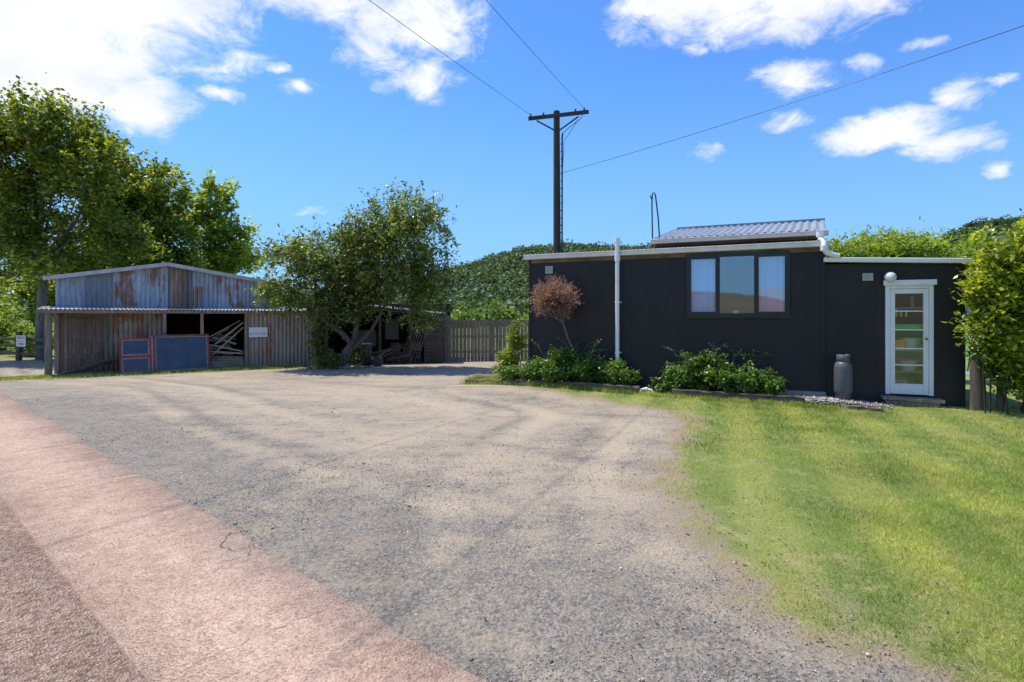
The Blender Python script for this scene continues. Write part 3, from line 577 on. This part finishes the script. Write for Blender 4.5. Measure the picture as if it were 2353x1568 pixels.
E=[(-7.0,20,3.5,1.9,1.5,1.05),(-4.5,20.2,4.1,1.7,1.5,1.4),(-3.9,20.2,5.2,1.25,1.1,.85),(-8.2,19.6,2.4,.7,.7,.8),(-3.4,20,2.9,.95,.9,1.3),(-5.6,20,2.8,1.7,1.3,1.0),(-7.1,19.5,2.0,1.2,.7,.6),(-3.4,19.9,1.8,.5,.5,.75),(-5.7,20,4.4,1.1,1.0,.6),(-5.9,19.6,1.7,.9,.5,.5)]
ex=np.concatenate([droop(130,-7,20,3.3,1.9,1.0,1.1),droop(130,-4.2,20.1,4.2,1.7,1.5,1.1),droop(70,-3.5,20,2.6,.9,1.1,1.0),spikes(60,E[0],1.0),spikes(40,E[1],.9),spikes(70,E[2],.9)])
tree('laurel_tree',[([(-6.55,20.1,-.35),(-6.2,20.1,.2),(-5.95,20.1,.62),(-6.25,20,1.0),(-6.75,19.9,1.35),(-7.1,19.9,2.2),(-7.3,20,3.2)],[.15,.13,.12,.10,.09,.08,.05]),
  ([(-6.35,20.2,-.35),(-6.05,20.2,.3),(-5.8,20.2,1.0),(-5.7,20.2,2.2),(-5.0,20.2,3.6),(-4.4,20.2,4.8)],[.12,.11,.10,.09,.07,.03]),
  ([(-5.9,20.2,.4),(-5.2,20.1,1.1),(-4.6,20.1,2.2)],[.08,.06,.04])],E,(-5.75,20.15,2.0),400,78,.42,.155,L_TREE,BARK,.12,2,.5,.42,ex)
E=[(-20.4,24,9.2,2.1,2.0,1.8),(-22.6,24,7.6,2.2,2.0,2.1),(-18.5,24,7.7,1.6,1.6,1.8),(-21.2,24,5.3,2.6,1.8,1.5),(-18.1,24.6,5.2,1.7,1.5,1.6),(-24.3,24,9.0,1.4,1.4,1.3),(-20,24,3.9,1.4,1.3,.7),(-22.2,24,9.9,1.2,1.2,.9)]
ex=np.concatenate([spikes(90,e,1.2,20) for e in E[:3]]+[spikes(60,E[7],1.0,18),spikes(60,E[5],1.0,18)])
tree('broadleaf_tree',[([(-20.75,24,-.4),(-20.8,24,1.5),(-20.7,24,3.2),(-20.9,24,5),(-20.6,24,8)],[.24,.19,.17,.14,.07])],E,(-20.8,24,3.6),400,84,.6,.21,L_BIG,BARKP,.16,3,.48,.55,ex)
E=[(-19.7,30,8.0,1.4,1.4,2.0),(-21.6,30,6.8,2,1.8,2.2),(-19.2,30,5.3,1.8,1.5,1.8),(-22.5,30,4.4,2.2,1.6,1.8),(-18.6,30,4.2,1.5,1.2,1.2)]
tree('broadleaf_tree',[([(-20.2,30,-.4),(-20.2,30,3),(-20,30,8.5)],[.22,.16,.06])],E,(-20.2,30,3.2),300,76,.6,.24,L_BIG,BARK,.14,3,.48,.6,np.concatenate([spikes(90,E[0],1.2,18),spikes(60,E[1],1.2,18)]))
E=[(-18.6,34,8.3,.8,.8,1.7),(-18.0,34,6.2,1.3,1.1,1.4),(-19.7,34,6.8,.9,.9,1.4),(-17.3,34,4.8,1.4,1.2,1.0),(-19.2,34,4.4,1.8,1.2,1.2)]
tree('poplar_tree',[([(-18.6,34,-.4),(-18.6,34,4),(-18.5,34,9.5)],[.2,.14,.04])],E,(-18.6,34,3.4),120,34,.55,.26,L_POP,BARK,.1,3,.5,.7,np.concatenate([spikes(60,e,1.4,20) for e in E]))
def shrub(name,ells,nc,nl,cr,size,leaf,aspect=.5,fill=.45,bark=None,ns=4):
    T=empty(name); leafmesh('foliage',clump_pts(ells,nc,nl,cr,fill),size,leaf,aspect,.5,T)
    mb=MB()
    for e in ells:
        for k in range(ns):
            b0=Vector((e[0]+random.uniform(-.3,.3)*e[3],e[1]+random.uniform(-.3,.3)*e[4],min(e[2]-e[5],.0))); t=Vector((e[0]+random.uniform(-.7,.7)*e[3],e[1]+random.uniform(-.5,.5)*e[4],e[2]+random.uniform(.2,.9)*e[5]))
            q=max(1,min(e[5],1.6)); mb.tube([b0,b0.lerp(t,.5)+Vector((random.uniform(-.05,.05),0,0)),t],[.016*q,.011*q,.004],5)
    mb.obj('stems',bark or BARK,T); return T
shrub('garden_shrub',[(.35,12.2,.35,.45,.35,.3),(.95,12.0,.42,.55,.4,.34),(1.6,11.8,.42,.6,.4,.36),(2.25,11.55,.36,.45,.35,.3),(1.2,12.1,.65,.5,.2,.25),(.0,12.45,.28,.35,.25,.2)],250,60,.12,.07,L_SHR)
shrub('garden_shrub',[(3.35,11.15,.3,.45,.3,.28),(3.9,10.9,.4,.6,.35,.38),(4.5,10.6,.36,.5,.35,.32),(4.95,10.4,.28,.3,.3,.25),(4.0,11.05,.7,.4,.15,.2)],240,58,.12,.07,L_SHR)
shrub('corner_shrub',[(.0,12.95,.75,.22,.2,.45),(.15,12.8,1.15,.17,.15,.4),(-.15,12.9,.45,.3,.2,.3)],60,60,.12,.07,L_POP)
DBARK=m_wood('dark_stem',(.03,.025,.02),(.08,.065,.05),(8,8,2))
shrub('hedge_bush',[(8.35,8.95,2.35,.85,.5,.75),(8.15,8.9,1.55,.6,.45,.8),(9.3,9.1,2.2,.9,.7,1.1),(8.75,8.9,1.0,.75,.45,.75),(9.0,9.0,2.9,.7,.5,.4),(7.85,8.9,2.1,.35,.3,.4),(7.8,8.85,1.3,.3,.3,.3),(8.75,8.75,.5,.55,.35,.45),(8.3,9.1,.75,.3,.3,.4)],560,66,.22,.10,L_HED,.5,.45,DBARK,1)
shrub('acacia_bush',[(10.4,16,3.2,1.3,1.1,.75),(12,16,3.2,1.5,1.1,.8),(13.3,16,3.1,1.2,1,.75),(11.3,16,3.6,1.3,1,.45),(9.3,15.6,2.9,.9,.9,.8)],400,62,.38,.15,L_ACA,.35)
P=clump_pts([(11.3,15.8,4.0,1.8,.8,.3)],9,5,.12,1); leafmesh('acacia_flowers',P,.07,m_leaf('orange_petal',(.6,.25,.1),(.7,.32,.14),(.8,.4,.2)))
def twigs(name,base,n):
    mb=MB(); pts=[]
    for i in range(n):
        a=random.uniform(-1,1); L=random.uniform(.25,.55); b0=Vector((base[0]+random.uniform(-.8,.8),base[1]+random.uniform(-.2,.2),base[2])); t=b0+Vector((a*L,random.uniform(-.1,.1),L*random.uniform(.3,.9)))
        m=b0.lerp(t,.5)+Vector((0,0,.1)); mb.tube([b0,m,t],[.006,.005,.002],4)
        for k in range(14): f=random.uniform(.3,1); p=b0.lerp(m,f*2) if f<.5 else m.lerp(t,f*2-1); pts.append(tuple(p))
    T=empty(name); mb.obj('twigs',BARK,T); leafmesh('leaves',np.array(pts)+RNG.normal(size=(len(pts),3))*.012,.055,L_SHR,.45,.4,T)
twigs('arching_shoots',(4.2,10.8,.65),26); twigs('arching_shoots',(1.5,11.85,.7),16)
# bronze topiary standard
def topiary():
    T=empty('bronze_standard_tree'); mb=MB(); c=Vector((.94,12.05,1.97))
    tr=[(1.55,11.95,.1),(1.5,11.95,.45),(1.42,11.97,.75),(1.26,12,1.05),(1.18,12.02,1.3),(1.12,12.04,1.5),(.98,12.05,1.85)]
    mb.tube(tr,[.033,.03,.027,.025,.023,.02,.012],8)
    for s in((.66,1.85),(.8,1.9),(1.2,1.95),(1.05,2.0)): mb.tube([(1.14,12.03,1.45),((1.14+s[0])/2,12.05,(1.45+s[1])/2-.03),(s[0],12.05,s[1])],[.016,.012,.005],6)
    n=800; d=unit(RNG.normal(size=(n,3))); d=d[(d[:,2]>-.85)]; n=len(d); pts=[];dr=[]
    R=np.array([.56,.5,.52]); cc=np.array(c)
    for i in range(n):
        ln=RNG.uniform(.65,1.0)+(.3*RNG.random() if RNG.random()<.4 else 0) 
        if d[i][2]<-.2: ln*=.88
        k=22; t=RNG.uniform(.25,1,k)[:,None]*ln
        pts.append(cc+d[i]*R*t+RNG.normal(size=(k,3))*.014); dr.append(np.repeat((d[i]*.9+np.array([0,0,.4]))[None],k,0))
        if i%6==0: e=cc+d[i]*R*ln; mb.tube([tuple(cc+d[i]*R*.2),tuple(e)],[.004,.002],4)
    leafmesh('foliage',np.concatenate(pts),.052,L_BRN,.24,.3,T,unit(np.concatenate(dr)))
    mb.obj('trunk',BARK,T)
topiary()

# ------------------------------------------------------------------ left shed
def build_shed():
    H=empty('corrugated_iron_shed',(-14.75,17.3,0),math.atan2(.5263,.8507))
    X0,XP,X1=.05,3.2,6.6; ZL,ZP,ZR=2.88,3.46,2.92
    top=lambda x: (ZL+(ZP-ZL)*(x)/(XP-X0) if x<XP-X0 else ZP+(ZR-ZP)*(x-(XP-X0))/(X1-XP))
    mb=MB(); mb.corr((X0,.9,0),(1,0,0),(0,0,1),(0,1,0),X1-X0,1.88,top,.14,.022,0,3)
    mb.corr((X0,.95,0),(0,1,0),(0,0,1),(1,0,0),6,-.4,ZL,.14,.02,0,3); mb.corr((X1,.95,0),(0,1,0),(0,0,1),(1,0,0),6,-.4,ZR,.14,.02,0,3)
    mb.obj('upper_wall',GALV,H)
    mb=MB(); mb.corr((3.28,.872,0),(1,0,0),(0,0,1),(0,1,0),.55,1.9,3.3,.14,.02,0,1); mb.corr((3.9,.872,0),(1,0,0),(0,0,1),(0,1,0),.42,1.9,2.7,.14,.02,0,1); mb.obj('patched_sheets',m_galv('rusted_sheet',(.30,.22,.18),.22,.3),H)
    mb=MB(); mb.corr((1.22,.9,0),(1,0,0),(0,0,1),(0,1,0),1.85,-.4,1.9,.14,.022,0,2); mb.corr((5.72,.02,0),(1,0,0),(0,0,1),(0,1,0),2.5,-.4,1.74,.14,.022,0,2)
    mb.corr((5.72,.05,0),(0,1,0),(0,0,1),(1,0,0),.9,-.4,1.76,.14,.02,0,1); mb.obj('lower_wall',GALVL,H)
    mb=MB()
    for a,za,b,zb in((X0-.28,ZL+.0,XP,ZP+.06),(X1+.28,ZR+.0,XP,ZP+.06)):
        U=Vector((b-a,0,zb-za)); L=U.length; U.normalize()
        mb.corr((a,.72,za),(0,1,0),U,(0,0,1),6.2,0,L,.115,.015,0)
    mb.corr((-.25,-.18,1.84),(1,0,0),Vector((0,1.1,.10)).normalized(),(0,0,1),8.5,0,1.12,.115,.016,0)
    mb.obj('roof',GALVR,H)
    mb=MB(); mb.beam((X0-.3,.70,ZL-.03),(XP,.70,ZP+.03),.03,.13); mb.beam((XP,.70,ZP+.03),(X1+.3,.70,ZR-.03),.03,.13); mb.obj('barge_board',m_plain('weathered_white_board',(.42,.44,.46),.7,0,.25,3),H)
    mb=MB()
    mb.tube([(0,0,-.4),(0.01,0,.8),(0,0,1.76)],[.10,.095,.085],9)
    for x in(3.12,4.25,5.68): mb.beam((x,0,-.4),(x,0,1.72),.1,.1,jit=.005,seg=3)
    mb.beam((-.25,-.08,1.765),(8.2,-.08,1.765),.06,.10,jit=.006,seg=12); mb.box(.1,.2,.05,.9,1.65,1.74); mb.box(3.05,3.15,.05,.9,1.65,1.74)
    mb.box(.02,.14,.86,.97,-.4,1.88); mb.box(.28,.36,.84,.97,-.4,1.88); mb.box(3.05,3.15,.85,.97,-.4,1.88)
    mb.obj('posts',OLDW,H)
    mb=MB()
    x=.37
    while x<1.19: mb.box(x,x+.108,.84+random.uniform(0,.012),.88,-.32,1.84); x+=.115
    mb.box(.37,1.2,.80,.835,.2,.3); mb.box(.37,1.2,.80,.835,1.45,1.55); mb.box(.14,.28,.9,.93,-.3,1.85); mb.obj('plank_door',m_wood('reddish_old_boards',(.10,.065,.055),(.28,.20,.165)),H)
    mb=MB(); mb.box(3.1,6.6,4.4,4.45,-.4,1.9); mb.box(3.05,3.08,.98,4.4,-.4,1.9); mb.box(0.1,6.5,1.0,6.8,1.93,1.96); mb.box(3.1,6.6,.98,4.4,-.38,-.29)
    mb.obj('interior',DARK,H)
    mb=MB()
    for i in range(22):
        a=(random.uniform(4.35,4.8),random.uniform(.3,1.4),random.uniform(-.2,1.0)); b=(a[0]+random.uniform(.6,.85),a[1]+random.uniform(-.1,.3),a[2]+random.uniform(-.35,.5)); mb.beam(a,b,.12,.04,roll=random.uniform(-.4,.4),jit=.004,seg=3)
    mb.beam((4.4,.3,.35),(5.6,.25,1.38),.13,.05,jit=.004,seg=3); mb.beam((4.55,.2,.15),(5.6,.2,1.2),.1,.04); mb.beam((4.3,.25,.62),(5.6,.2,.30),.16,.05,jit=.005,seg=3); mb.beam((4.3,.2,.35),(5.6,.2,.22),.14,.06)
    for k in range(5): mb.beam((4.4,.15+.1*k,-.22+.08*k),(5.62,.25+.03*k,-.2+.07*k),.14,.06)
    for k in range(6): mb.beam((3.25,1.2+.25*k,-.2+.12*k),(4.2,1.3+.25*k,-.15+.1*k),.14,.05,roll=random.uniform(-.3,.3))
    mb.obj('stacked_timber',STW,H)
    mb=MB(); mb.beam((.25,-.15,-.27),(2.2,.35,.38),.2,.07,jit=.008,seg=5); mb.beam((.5,-.05,-.26),(2.1,.5,.18),.16,.06,jit=.008,seg=5); mb.beam((.35,.2,-.25),(1.6,.55,.05),.12,.12); mb.obj('leaning_planks',DKW,H)
    return H
build_shed()
SM=Matrix.Translation((-14.75,17.3,0))@Matrix.Rotation(math.atan2(.5263,.8507),4,'Z')
def text(body,size,mat,parent,loc,name,rot=(math.pi/2,0,0),sx=1):
    c=bpy.data.curves.new(name,'FONT'); c.body=body; c.size=size; c.align_x='CENTER'; c.align_y='CENTER'; c.extrude=.001; c.materials.append(mat); c.offset=size*.015
    o=bpy.data.objects.new(name,c); COL.objects.link(o); o.parent=parent; o.location=loc; o.rotation_euler=rot; o.scale=(sx,1,1); return o
def wall_sign():
    e=empty('company_sign'); e.matrix_world=SM@Matrix.Translation((6.09,-.035,1.0))
    mb=MB(); mb.box(-.32,.32,-.006,.006,-.2,.2); mb.obj('panel',m_plain('sign_white',(.68,.76,.84),.5,0,.05),e)
    B=m_plain('sign_blue',(.03,.12,.35),.5)
    mb=MB(); mb.tube([(-.25+.032*math.cos(a),-.009,.032*math.sin(a)-.04) for a in np.linspace(0,2*math.pi,17)],.008,6,cap=False); mb.obj('mark',B,e)
    text('ALDA LOREN',.075,B,e,(.045,-.009,-.04),'lettering')
    mb=MB(); mb.box(-.32,.32,-.008,-.0065,-.2,-.17); mb.obj('stripe',B,e)
wall_sign()
def old_windows():
    M_=m_plain('peeling_maroon_paint',(.22,.05,.06),.7,0,.5,14); WH=m_plain('peeling_white_paint',(.34,.26,.26),.8,0,.5,20)
    mb=MB(); gl=MB()
    e=empty('old_window_frame'); 
    a=Vector((-12.76,17.7,0)); b=Vector((-10.8,19.46,0)); ang=math.atan2(b.y-a.y,b.x-a.x)
    e.matrix_world=Matrix.Translation((a.x,a.y,-.31))@Matrix.Rotation(ang,4,'Z')@Matrix.Rotation(math.radians(-10),4,'X')
    L=(b-a).length
    def fr(x0,x1,z0,z1,t,mi=0,y0=-.03,y1=.03):
        mb.box(x0,x0+t,y0,y1,z0,z1,mi); mb.box(x1-t,x1,y0,y1,z0,z1,mi); mb.box(x0+t,x1-t,y0,y1,z0,z0+t,mi); mb.box(x0+t,x1-t,y0,y1,z1-t,z1,mi)
    fr(0,.88,0,1.22,.055); fr(.93,L,0,1.3,.06); mb.box(.055,.825,-.028,.028,.55,.63,0)
    fr(.06,.82,.64,1.16,.03,1,-.02,.02); fr(.06,.82,.06,.545,.03,1,-.02,.02); fr(.995,L-.065,.065,1.235,.025,1,-.02,.02)
    mb.box(.885,.925,-.025,.035,0,1.25,1)
    mb.obj('sashes',[M_,WH],e)
    for x0,x1,z0,z1 in((.085,.8,.66,1.14),(.085,.8,.08,.52),(1.015,L-.085,.085,1.215)): gl.add([(x0,0,z0),(x1,0,z0),(x1,0,z1),(x0,0,z1)],[(0,1,2,3)])
    m,nt,bb=newmat('dusty_window_pane'); n=noise(nt,coord(nt),2,5,.7); nt.links.new(ramp(nt,n,[(.3,(.012,.03,.065)),(.75,(.05,.085,.14))]),bb.inputs['Base Color']); bb.inputs['Roughness'].default_value=.3; gl.obj('panes',m,e)
old_windows()

# open shelter beside the shed
def shelter():
    e=empty('open_shelter'); mb=MB()
    a=Vector((-7.7,21.9,2.25)); b=Vector((-2.75,22.7,1.72)); U=(b-a); L=U.length; U.normalize(); V=Vector((-.16,1,.03)).normalized()
    mb.corr(a,U,V,(0,0,1),L,-.3,3.2,.115,.016); mb.obj('roof',GALVL,e)
    mb=MB(); mb.beam(a+Vector((0,-.1,-.1)),b+Vector((0,-.1,-.1)),.06,.12)
    for x,y,z in((-7.5,22,2.1),(-5.4,22.25,1.95),(-4.2,22.45,1.8),(-3.0,22.6,1.7)): mb.beam((x,y,-.4),(x,y,z),.1,.1,jit=.006,seg=3)
    mb.obj('frame',DKW,e)
    mb=MB(); z=-.3
    while z<1.6: mb.box(-3.65,-2.85,22.55,22.58,z,z+.13); mb.box(-2.86,-2.83,22.6,25.4,z,z+.13); z+=.14
    mb.obj('board_wall',m_wood('shelter_boards',(.06,.05,.042),(.17,.145,.125),(1.2,14,14)),e)
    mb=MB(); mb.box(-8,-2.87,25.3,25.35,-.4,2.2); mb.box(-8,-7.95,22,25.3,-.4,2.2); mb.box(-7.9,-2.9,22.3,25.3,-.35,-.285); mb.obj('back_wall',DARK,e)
    mb=MB(); mb.box(-5.6,-5.0,24,24.1,.6,1.5,0); mb.box(-6.9,-6.0,23.9,24.2,.3,1.0,0); mb.box(-4.9,-4.2,23.2,23.8,.38,.43,1)
    for x in(-4.85,-4.3): mb.box(x,x+.05,23.3,23.35,-.3,.38,1)
    for k in range(7): mb.beam((-4.6+k*.12,22.3,-.3),(-4.05+k*.1,22.6,1.45),.03,.03,2)
    for k in range(26):
        x=random.uniform(-6.9,-4.6); y=random.uniform(21.6,23.0); mb.beam((x,y,-.27+random.uniform(0,.4)),(x+random.uniform(.4,1.1),y+random.uniform(-.3,.3),-.2+random.uniform(0,.65)),.12,.04,random.choice((1,1,2)),roll=random.uniform(-.5,.5))
    mb.box(-6.6,-6.1,22.1,22.5,-.3,.15,1); mb.box(-5.0,-4.7,22.6,22.9,-.3,.3,0)
    mb.obj('stored_items',[m_plain('faded_panel',(.2,.2,.2),.8),DKW,OLDW],e)
shelter()
def chair(loc,rz):
    e=empty('outdoor_chair',loc,rz); mb=MB()
    for x in(-.2,.2):
        mb.tube([(x,-.2,0),(x,-.18,.44)],.014,6); mb.tube([(x,.22,0),(x,.18,.44),(x,.26,.85)],.014,6); mb.tube([(x,-.18,.62),(x,.2,.64)],.014,6); mb.tube([(x,-.18,.44),(x,-.18,.62)],.012,6)
    for k in range(7): mb.box(-.21,.21,-.19+k*.055,-.15+k*.055,.44,.455)
    for k in range(5): mb.box(-.2,.2,.19+k*.014,.205+k*.014,.52+k*.07,.565+k*.07)
    mb.obj('frame',m_plain('brown_chair',(.08,.055,.04),.6),e)
chair((-4.55,21.9,-.3),2.6); chair((-3.95,22.0,-.3),3.6)
mb=MB(); mb.lathe((-5.75,21.3,-.3),[(.0,0),(.26,.02),(.27,.3),(.28,.32),(.27,.6),(.28,.62),(.27,.85),(.22,.86),(.0,.85)],18); mb.obj('steel_drum',m_plain('drum_dark',(.04,.045,.05),.6,0,.3))
mb=MB(); mb.lathe((-5.2,20.9,-.3),[(.18,0),(.24,.1),(.25,.25),(.2,.36),(.13,.37)],16); mb.obj('black_tyre_planter',m_plain('planter_dark',(.04,.04,.045),.7))
shrub('undergrowth',[(-6.9,19.9,.15,.5,.35,.45),(-7.1,19.8,.7,.35,.3,.6),(-5.9,20.6,.2,.5,.3,.35),(-6.5,19.6,.0,.6,.3,.25)],90,50,.16,.10,L_TREE)
def rocks():
    mb=MB()
    for i in range(9):
        c=Vector((-7.3+i*.27+random.uniform(-.1,.1),19.55+i*.08+random.uniform(-.15,.15),-.27)); r=random.uniform(.07,.16); 
        prof=[(0.01,-.5*r),(r*.8,-.3*r),(r,0.1*r),(r*.75,.5*r),(r*.3,.72*r),(.01,.75*r)]; o=len(mb.v); mb.lathe(c,prof,9)
        for k in range(o,len(mb.v)): mb.v[k]=tuple(mb.v[k][j]+random.uniform(-.2,.2)*r*.6 for j in range(3))
    mb.obj('rocks',m_plain('rock',(.2,.18,.16),.9,0,.3,10,.5))
rocks()

# fences
def paling():
    e=empty('paling_fence'); mb=MB(); x=-2.85
    while x<1.6:
        y=23.1+(x+2.9)*.11; h=1.46+random.uniform(-.03,.03); w=random.uniform(.125,.155)
        mb.add([(x,y,-.35),(x+w,y+.015,-.35),(x+w,y+.015,h),(x,y,h),(x,y+.02,-.35),(x+w,y+.035,-.35),(x+w,y+.035,h),(x,y+.02,h)],[(0,1,2,3),(1,5,6,2),(5,4,7,6),(4,0,3,7),(3,2,6,7)]); x+=w+random.uniform(.008,.02)
    mb.obj('palings',FENW,e); mb=MB()
    for z in(.1,.75,1.25): mb.beam((-2.9,23.17,z),(1.6,23.68,z),.05,.09)
    for x in(-2.9,-.9,.9): mb.beam((x,23.25+(x+2.9)*.11,-.4),(x,23.25+(x+2.9)*.11,1.55),.11,.11)
    mb.obj('rails',OLDW,e)
paling()
def railfence():
    e=empty('post_and_rail_fence'); mb=MB()
    for x,y in((-19.6,22.9),(-21.3,23.5),(-23.2,24.3),(-25.5,25.2)): mb.beam((x,y,-.4),(x,y,.95),.16,.16,jit=.01,seg=3)
    for z in(0.0,.32,.62): mb.beam((-19.5,22.8,z),(-25.6,25.15,z+.03),.04,.13,jit=.005,seg=5)
    mb.obj('rails',DKW,e)
    s=empty('private_sign',(-20.85,23.1,.55),-.36); mb=MB(); mb.box(-.32,.32,-.01,.0,-.22,.25); mb.obj('panel',WHITE,s)
    R=m_plain('sign_red',(.6,.02,.03),.5); K=m_plain('sign_black',(.02,.02,.02),.5)
    text('PRIVATE',.15,R,s,(0,-.013,.15),'lettering',sx=.95)
    mb=MB(); mb.box(-.18,.08,-.014,-.011,-.135,-.085); mb.add([(.07,-.014,-.17),(.22,-.014,-.11),(.07,-.014,-.05)],[(0,1,2)]); mb.obj('arrow',R,s)
    mb=MB(); mb.box(-.26,.26,-.014,-.011,-.0,.02); mb.obj('small_print',K,s)
railfence()
shrub('background_shrubs',[(-31,36,3.0,3,2,2.0),(-27,37,3.6,3,2,2.2),(-33,30,1.2,2,1.5,1.2),(-24,37,3.0,3,2,2.6),(-36,40,5,4,3,3),(-20,40,2,3,2,2),(-26,33,.9,2.5,1.2,1.0)],560,60,.6,.26,L_BIG,.6)
shrub('flowering_shrub',[(-26.5,28,.7,1.6,.8,.9),(-29,30,1.4,1.6,.8,1.3),(-22.8,26,.35,1.3,.6,.6)],170,60,.4,.18,L_ACA,.6)

# ------------------------------------------------------------------ power pole
def pole():
    e=empty('power_pole'); mb=MB(); mb.tube([(1.66,20,-.5),(1.66,20,3.5),(1.64,20,9.15)],[.15,.14,.115],12)
    a=Vector((.60,19.95,8.86)); b=Vector((2.78,19.7,9.02)); mb.beam(a,b,.10,.12)
    mb.beam((.9,19.92,8.78),(1.6,19.86,8.38),.03,.05); mb.beam((2.42,19.78,8.88),(1.7,19.86,8.38),.03,.05); mb.obj('pole_and_crossarm',POLEW,e)
    mb=MB()
    for p in((.68,19.93,8.98),(2.62,19.72,9.12),(1.15,19.9,9.02),(2.3,19.74,9.1)): mb.lathe(p,[(.015,-.06),(.04,-.03),(.025,0),(.045,.02),(.03,.05),(.001,.07)],10)
    mb.obj('insulators',m_plain('insulator_brown',(.12,.10,.09),.3),e)
    mb=MB(); mb.tube([(1.83,19.86,-.3),(1.83,19.86,8.1),(1.85,19.86,8.3)],.03,8)
    for k in range(28): mb.box(1.78,1.86,19.84,19.9,.6+k*.27,.63+k*.27)
    mb.tube([(1.85,19.86,8.3),(2.1,19.8,8.5),(2.5,19.75,8.8),(2.62,19.72,9.08)],.012,5); mb.tube([(1.84,19.86,6.8),(1.9,19.85,8.0),(2.4,19.75,8.75)],.01,5)
    mb.obj('conduit',BLK,e)
    mb=MB()
    def wire(p,q,sag,r=.0068):
        p=Vector(p);q=Vector(q); pts=[p.lerp(q,t)-Vector((0,0,4*sag*t*(1-t))) for t in np.linspace(0,1,25)]; mb.tube(pts,r,6)
    wire((.68,19.93,9.0),(-3.84*5+.68,-7.64*5+20,9.3),.55); wire((2.62,19.72,9.15),(2.62-3.19*5,20-7.2*5,9.45),.5); wire((1.8,19.9,6.85),(1.8+7.4*1.8,20-10.2*1.8,7.3),.28)
    wire((-22,45,4.2),(1.8,20,2.75),.1,.01)
    mb.obj('wires',BLK,e)
pole()

# ------------------------------------------------------------------ hills
def hills():
    e=empty('forested_hill'); P=[-2.0,-1.2,-.5,-.3,-.13,-.06,0,.1,.26,.4,.58,.79,.85,.94,1.3,2.0]; Q=[.05,.04,.035,.06,.085,.106,.128,.144,.138,.124,.12,.15,.187,.19,.17,.10]
    YR=420; xs=np.arange(-800,801,10.); ys=np.arange(120,520,10.); X,Y=np.meshgrid(xs,ys)
    def hz(X,Y):
        q=np.interp(X/YR,P,Q)*YR; t=S(150,YR+5,Y)*.7+.3*np.clip((Y-150)/(YR-150),0,1); back=1-.5*S(YR,520,Y)
        gully=5*np.sin(X*.034+Y*.021+.8)+3*np.sin(X*.071-Y*.05)
        return -.5+(q-6)*t*back+gully*t*(1-.7*t)
    Z=hz(X,Y); nx=len(xs); ny=len(ys); i=np.arange((ny-1)*(nx-1)); r=i//(nx-1); a=r*nx+i%(nx-1); F=np.stack([a,a+1,a+nx+1,a+nx],1)
    gm=m_plain('hill_undergrowth',(.05,.09,.035),.9,0,.5,.05); npmesh('terrain',np.stack([X.ravel(),Y.ravel(),Z.ravel()],1),F,gm,e,True)
    xa=RNG.uniform(-150,140,5200); ya=RNG.uniform(165,432,5200); xb=RNG.uniform(225,450,1800); yb=RNG.uniform(300,432,1800)
    x=np.concatenate([xa,xb]); y=np.concatenate([ya,yb]); n=len(x); z=hz(x,y); sz=RNG.uniform(1.8,4.2,n)*np.where(RNG.random(n)<.1,1.5,1)
    m=34; d=unit(RNG.normal(size=(n*m,3))); rr=RNG.uniform(.5,1,n*m)**.4; d[:,2]=np.abs(d[:,2])*1.15-.15
    s=np.repeat(sz,m); p=np.stack([np.repeat(x,m),np.repeat(y,m),np.repeat(z+sz*.3,m)],1)+d*(rr*s)[:,None]
    leafmesh('forest_canopy',p,1.7,L_HILL,.75,.9,e)
    k=34; x=RNG.uniform(-32,12,k); y=RNG.uniform(80,125,k); h=RNG.uniform(1.6,3.0,k); h[:7]=4.6; ells=[(x[i],y[i],h[i]*.45,(RNG.uniform(1.6,3.4) if i>=7 else .8),1.4,h[i]*.6) for i in range(k)]
    leafmesh('valley_trees',clump_pts(ells,460,34,.9,.5),.65,L_VAL,.6)
    xs=np.arange(-300,301,12.); ys=np.arange(-220,-60,10.); X,Y=np.meshgrid(xs,ys); Z=-1+(15+5*np.sin(X*.02)+3*np.sin(X*.051+1))*S(-60,-170,Y); nx=len(xs); ny=len(ys); i=np.arange((ny-1)*(nx-1)); r=i//(nx-1); a=r*nx+i%(nx-1); F=np.stack([a,a+1,a+nx+1,a+nx],1)
    npmesh('grassy_hill',np.stack([X.ravel(),Y.ravel(),Z.ravel()],1),F,m_plain('dry_grass_hill',(.16,.12,.05),.95,0,.3,.03),None,True)
hills()
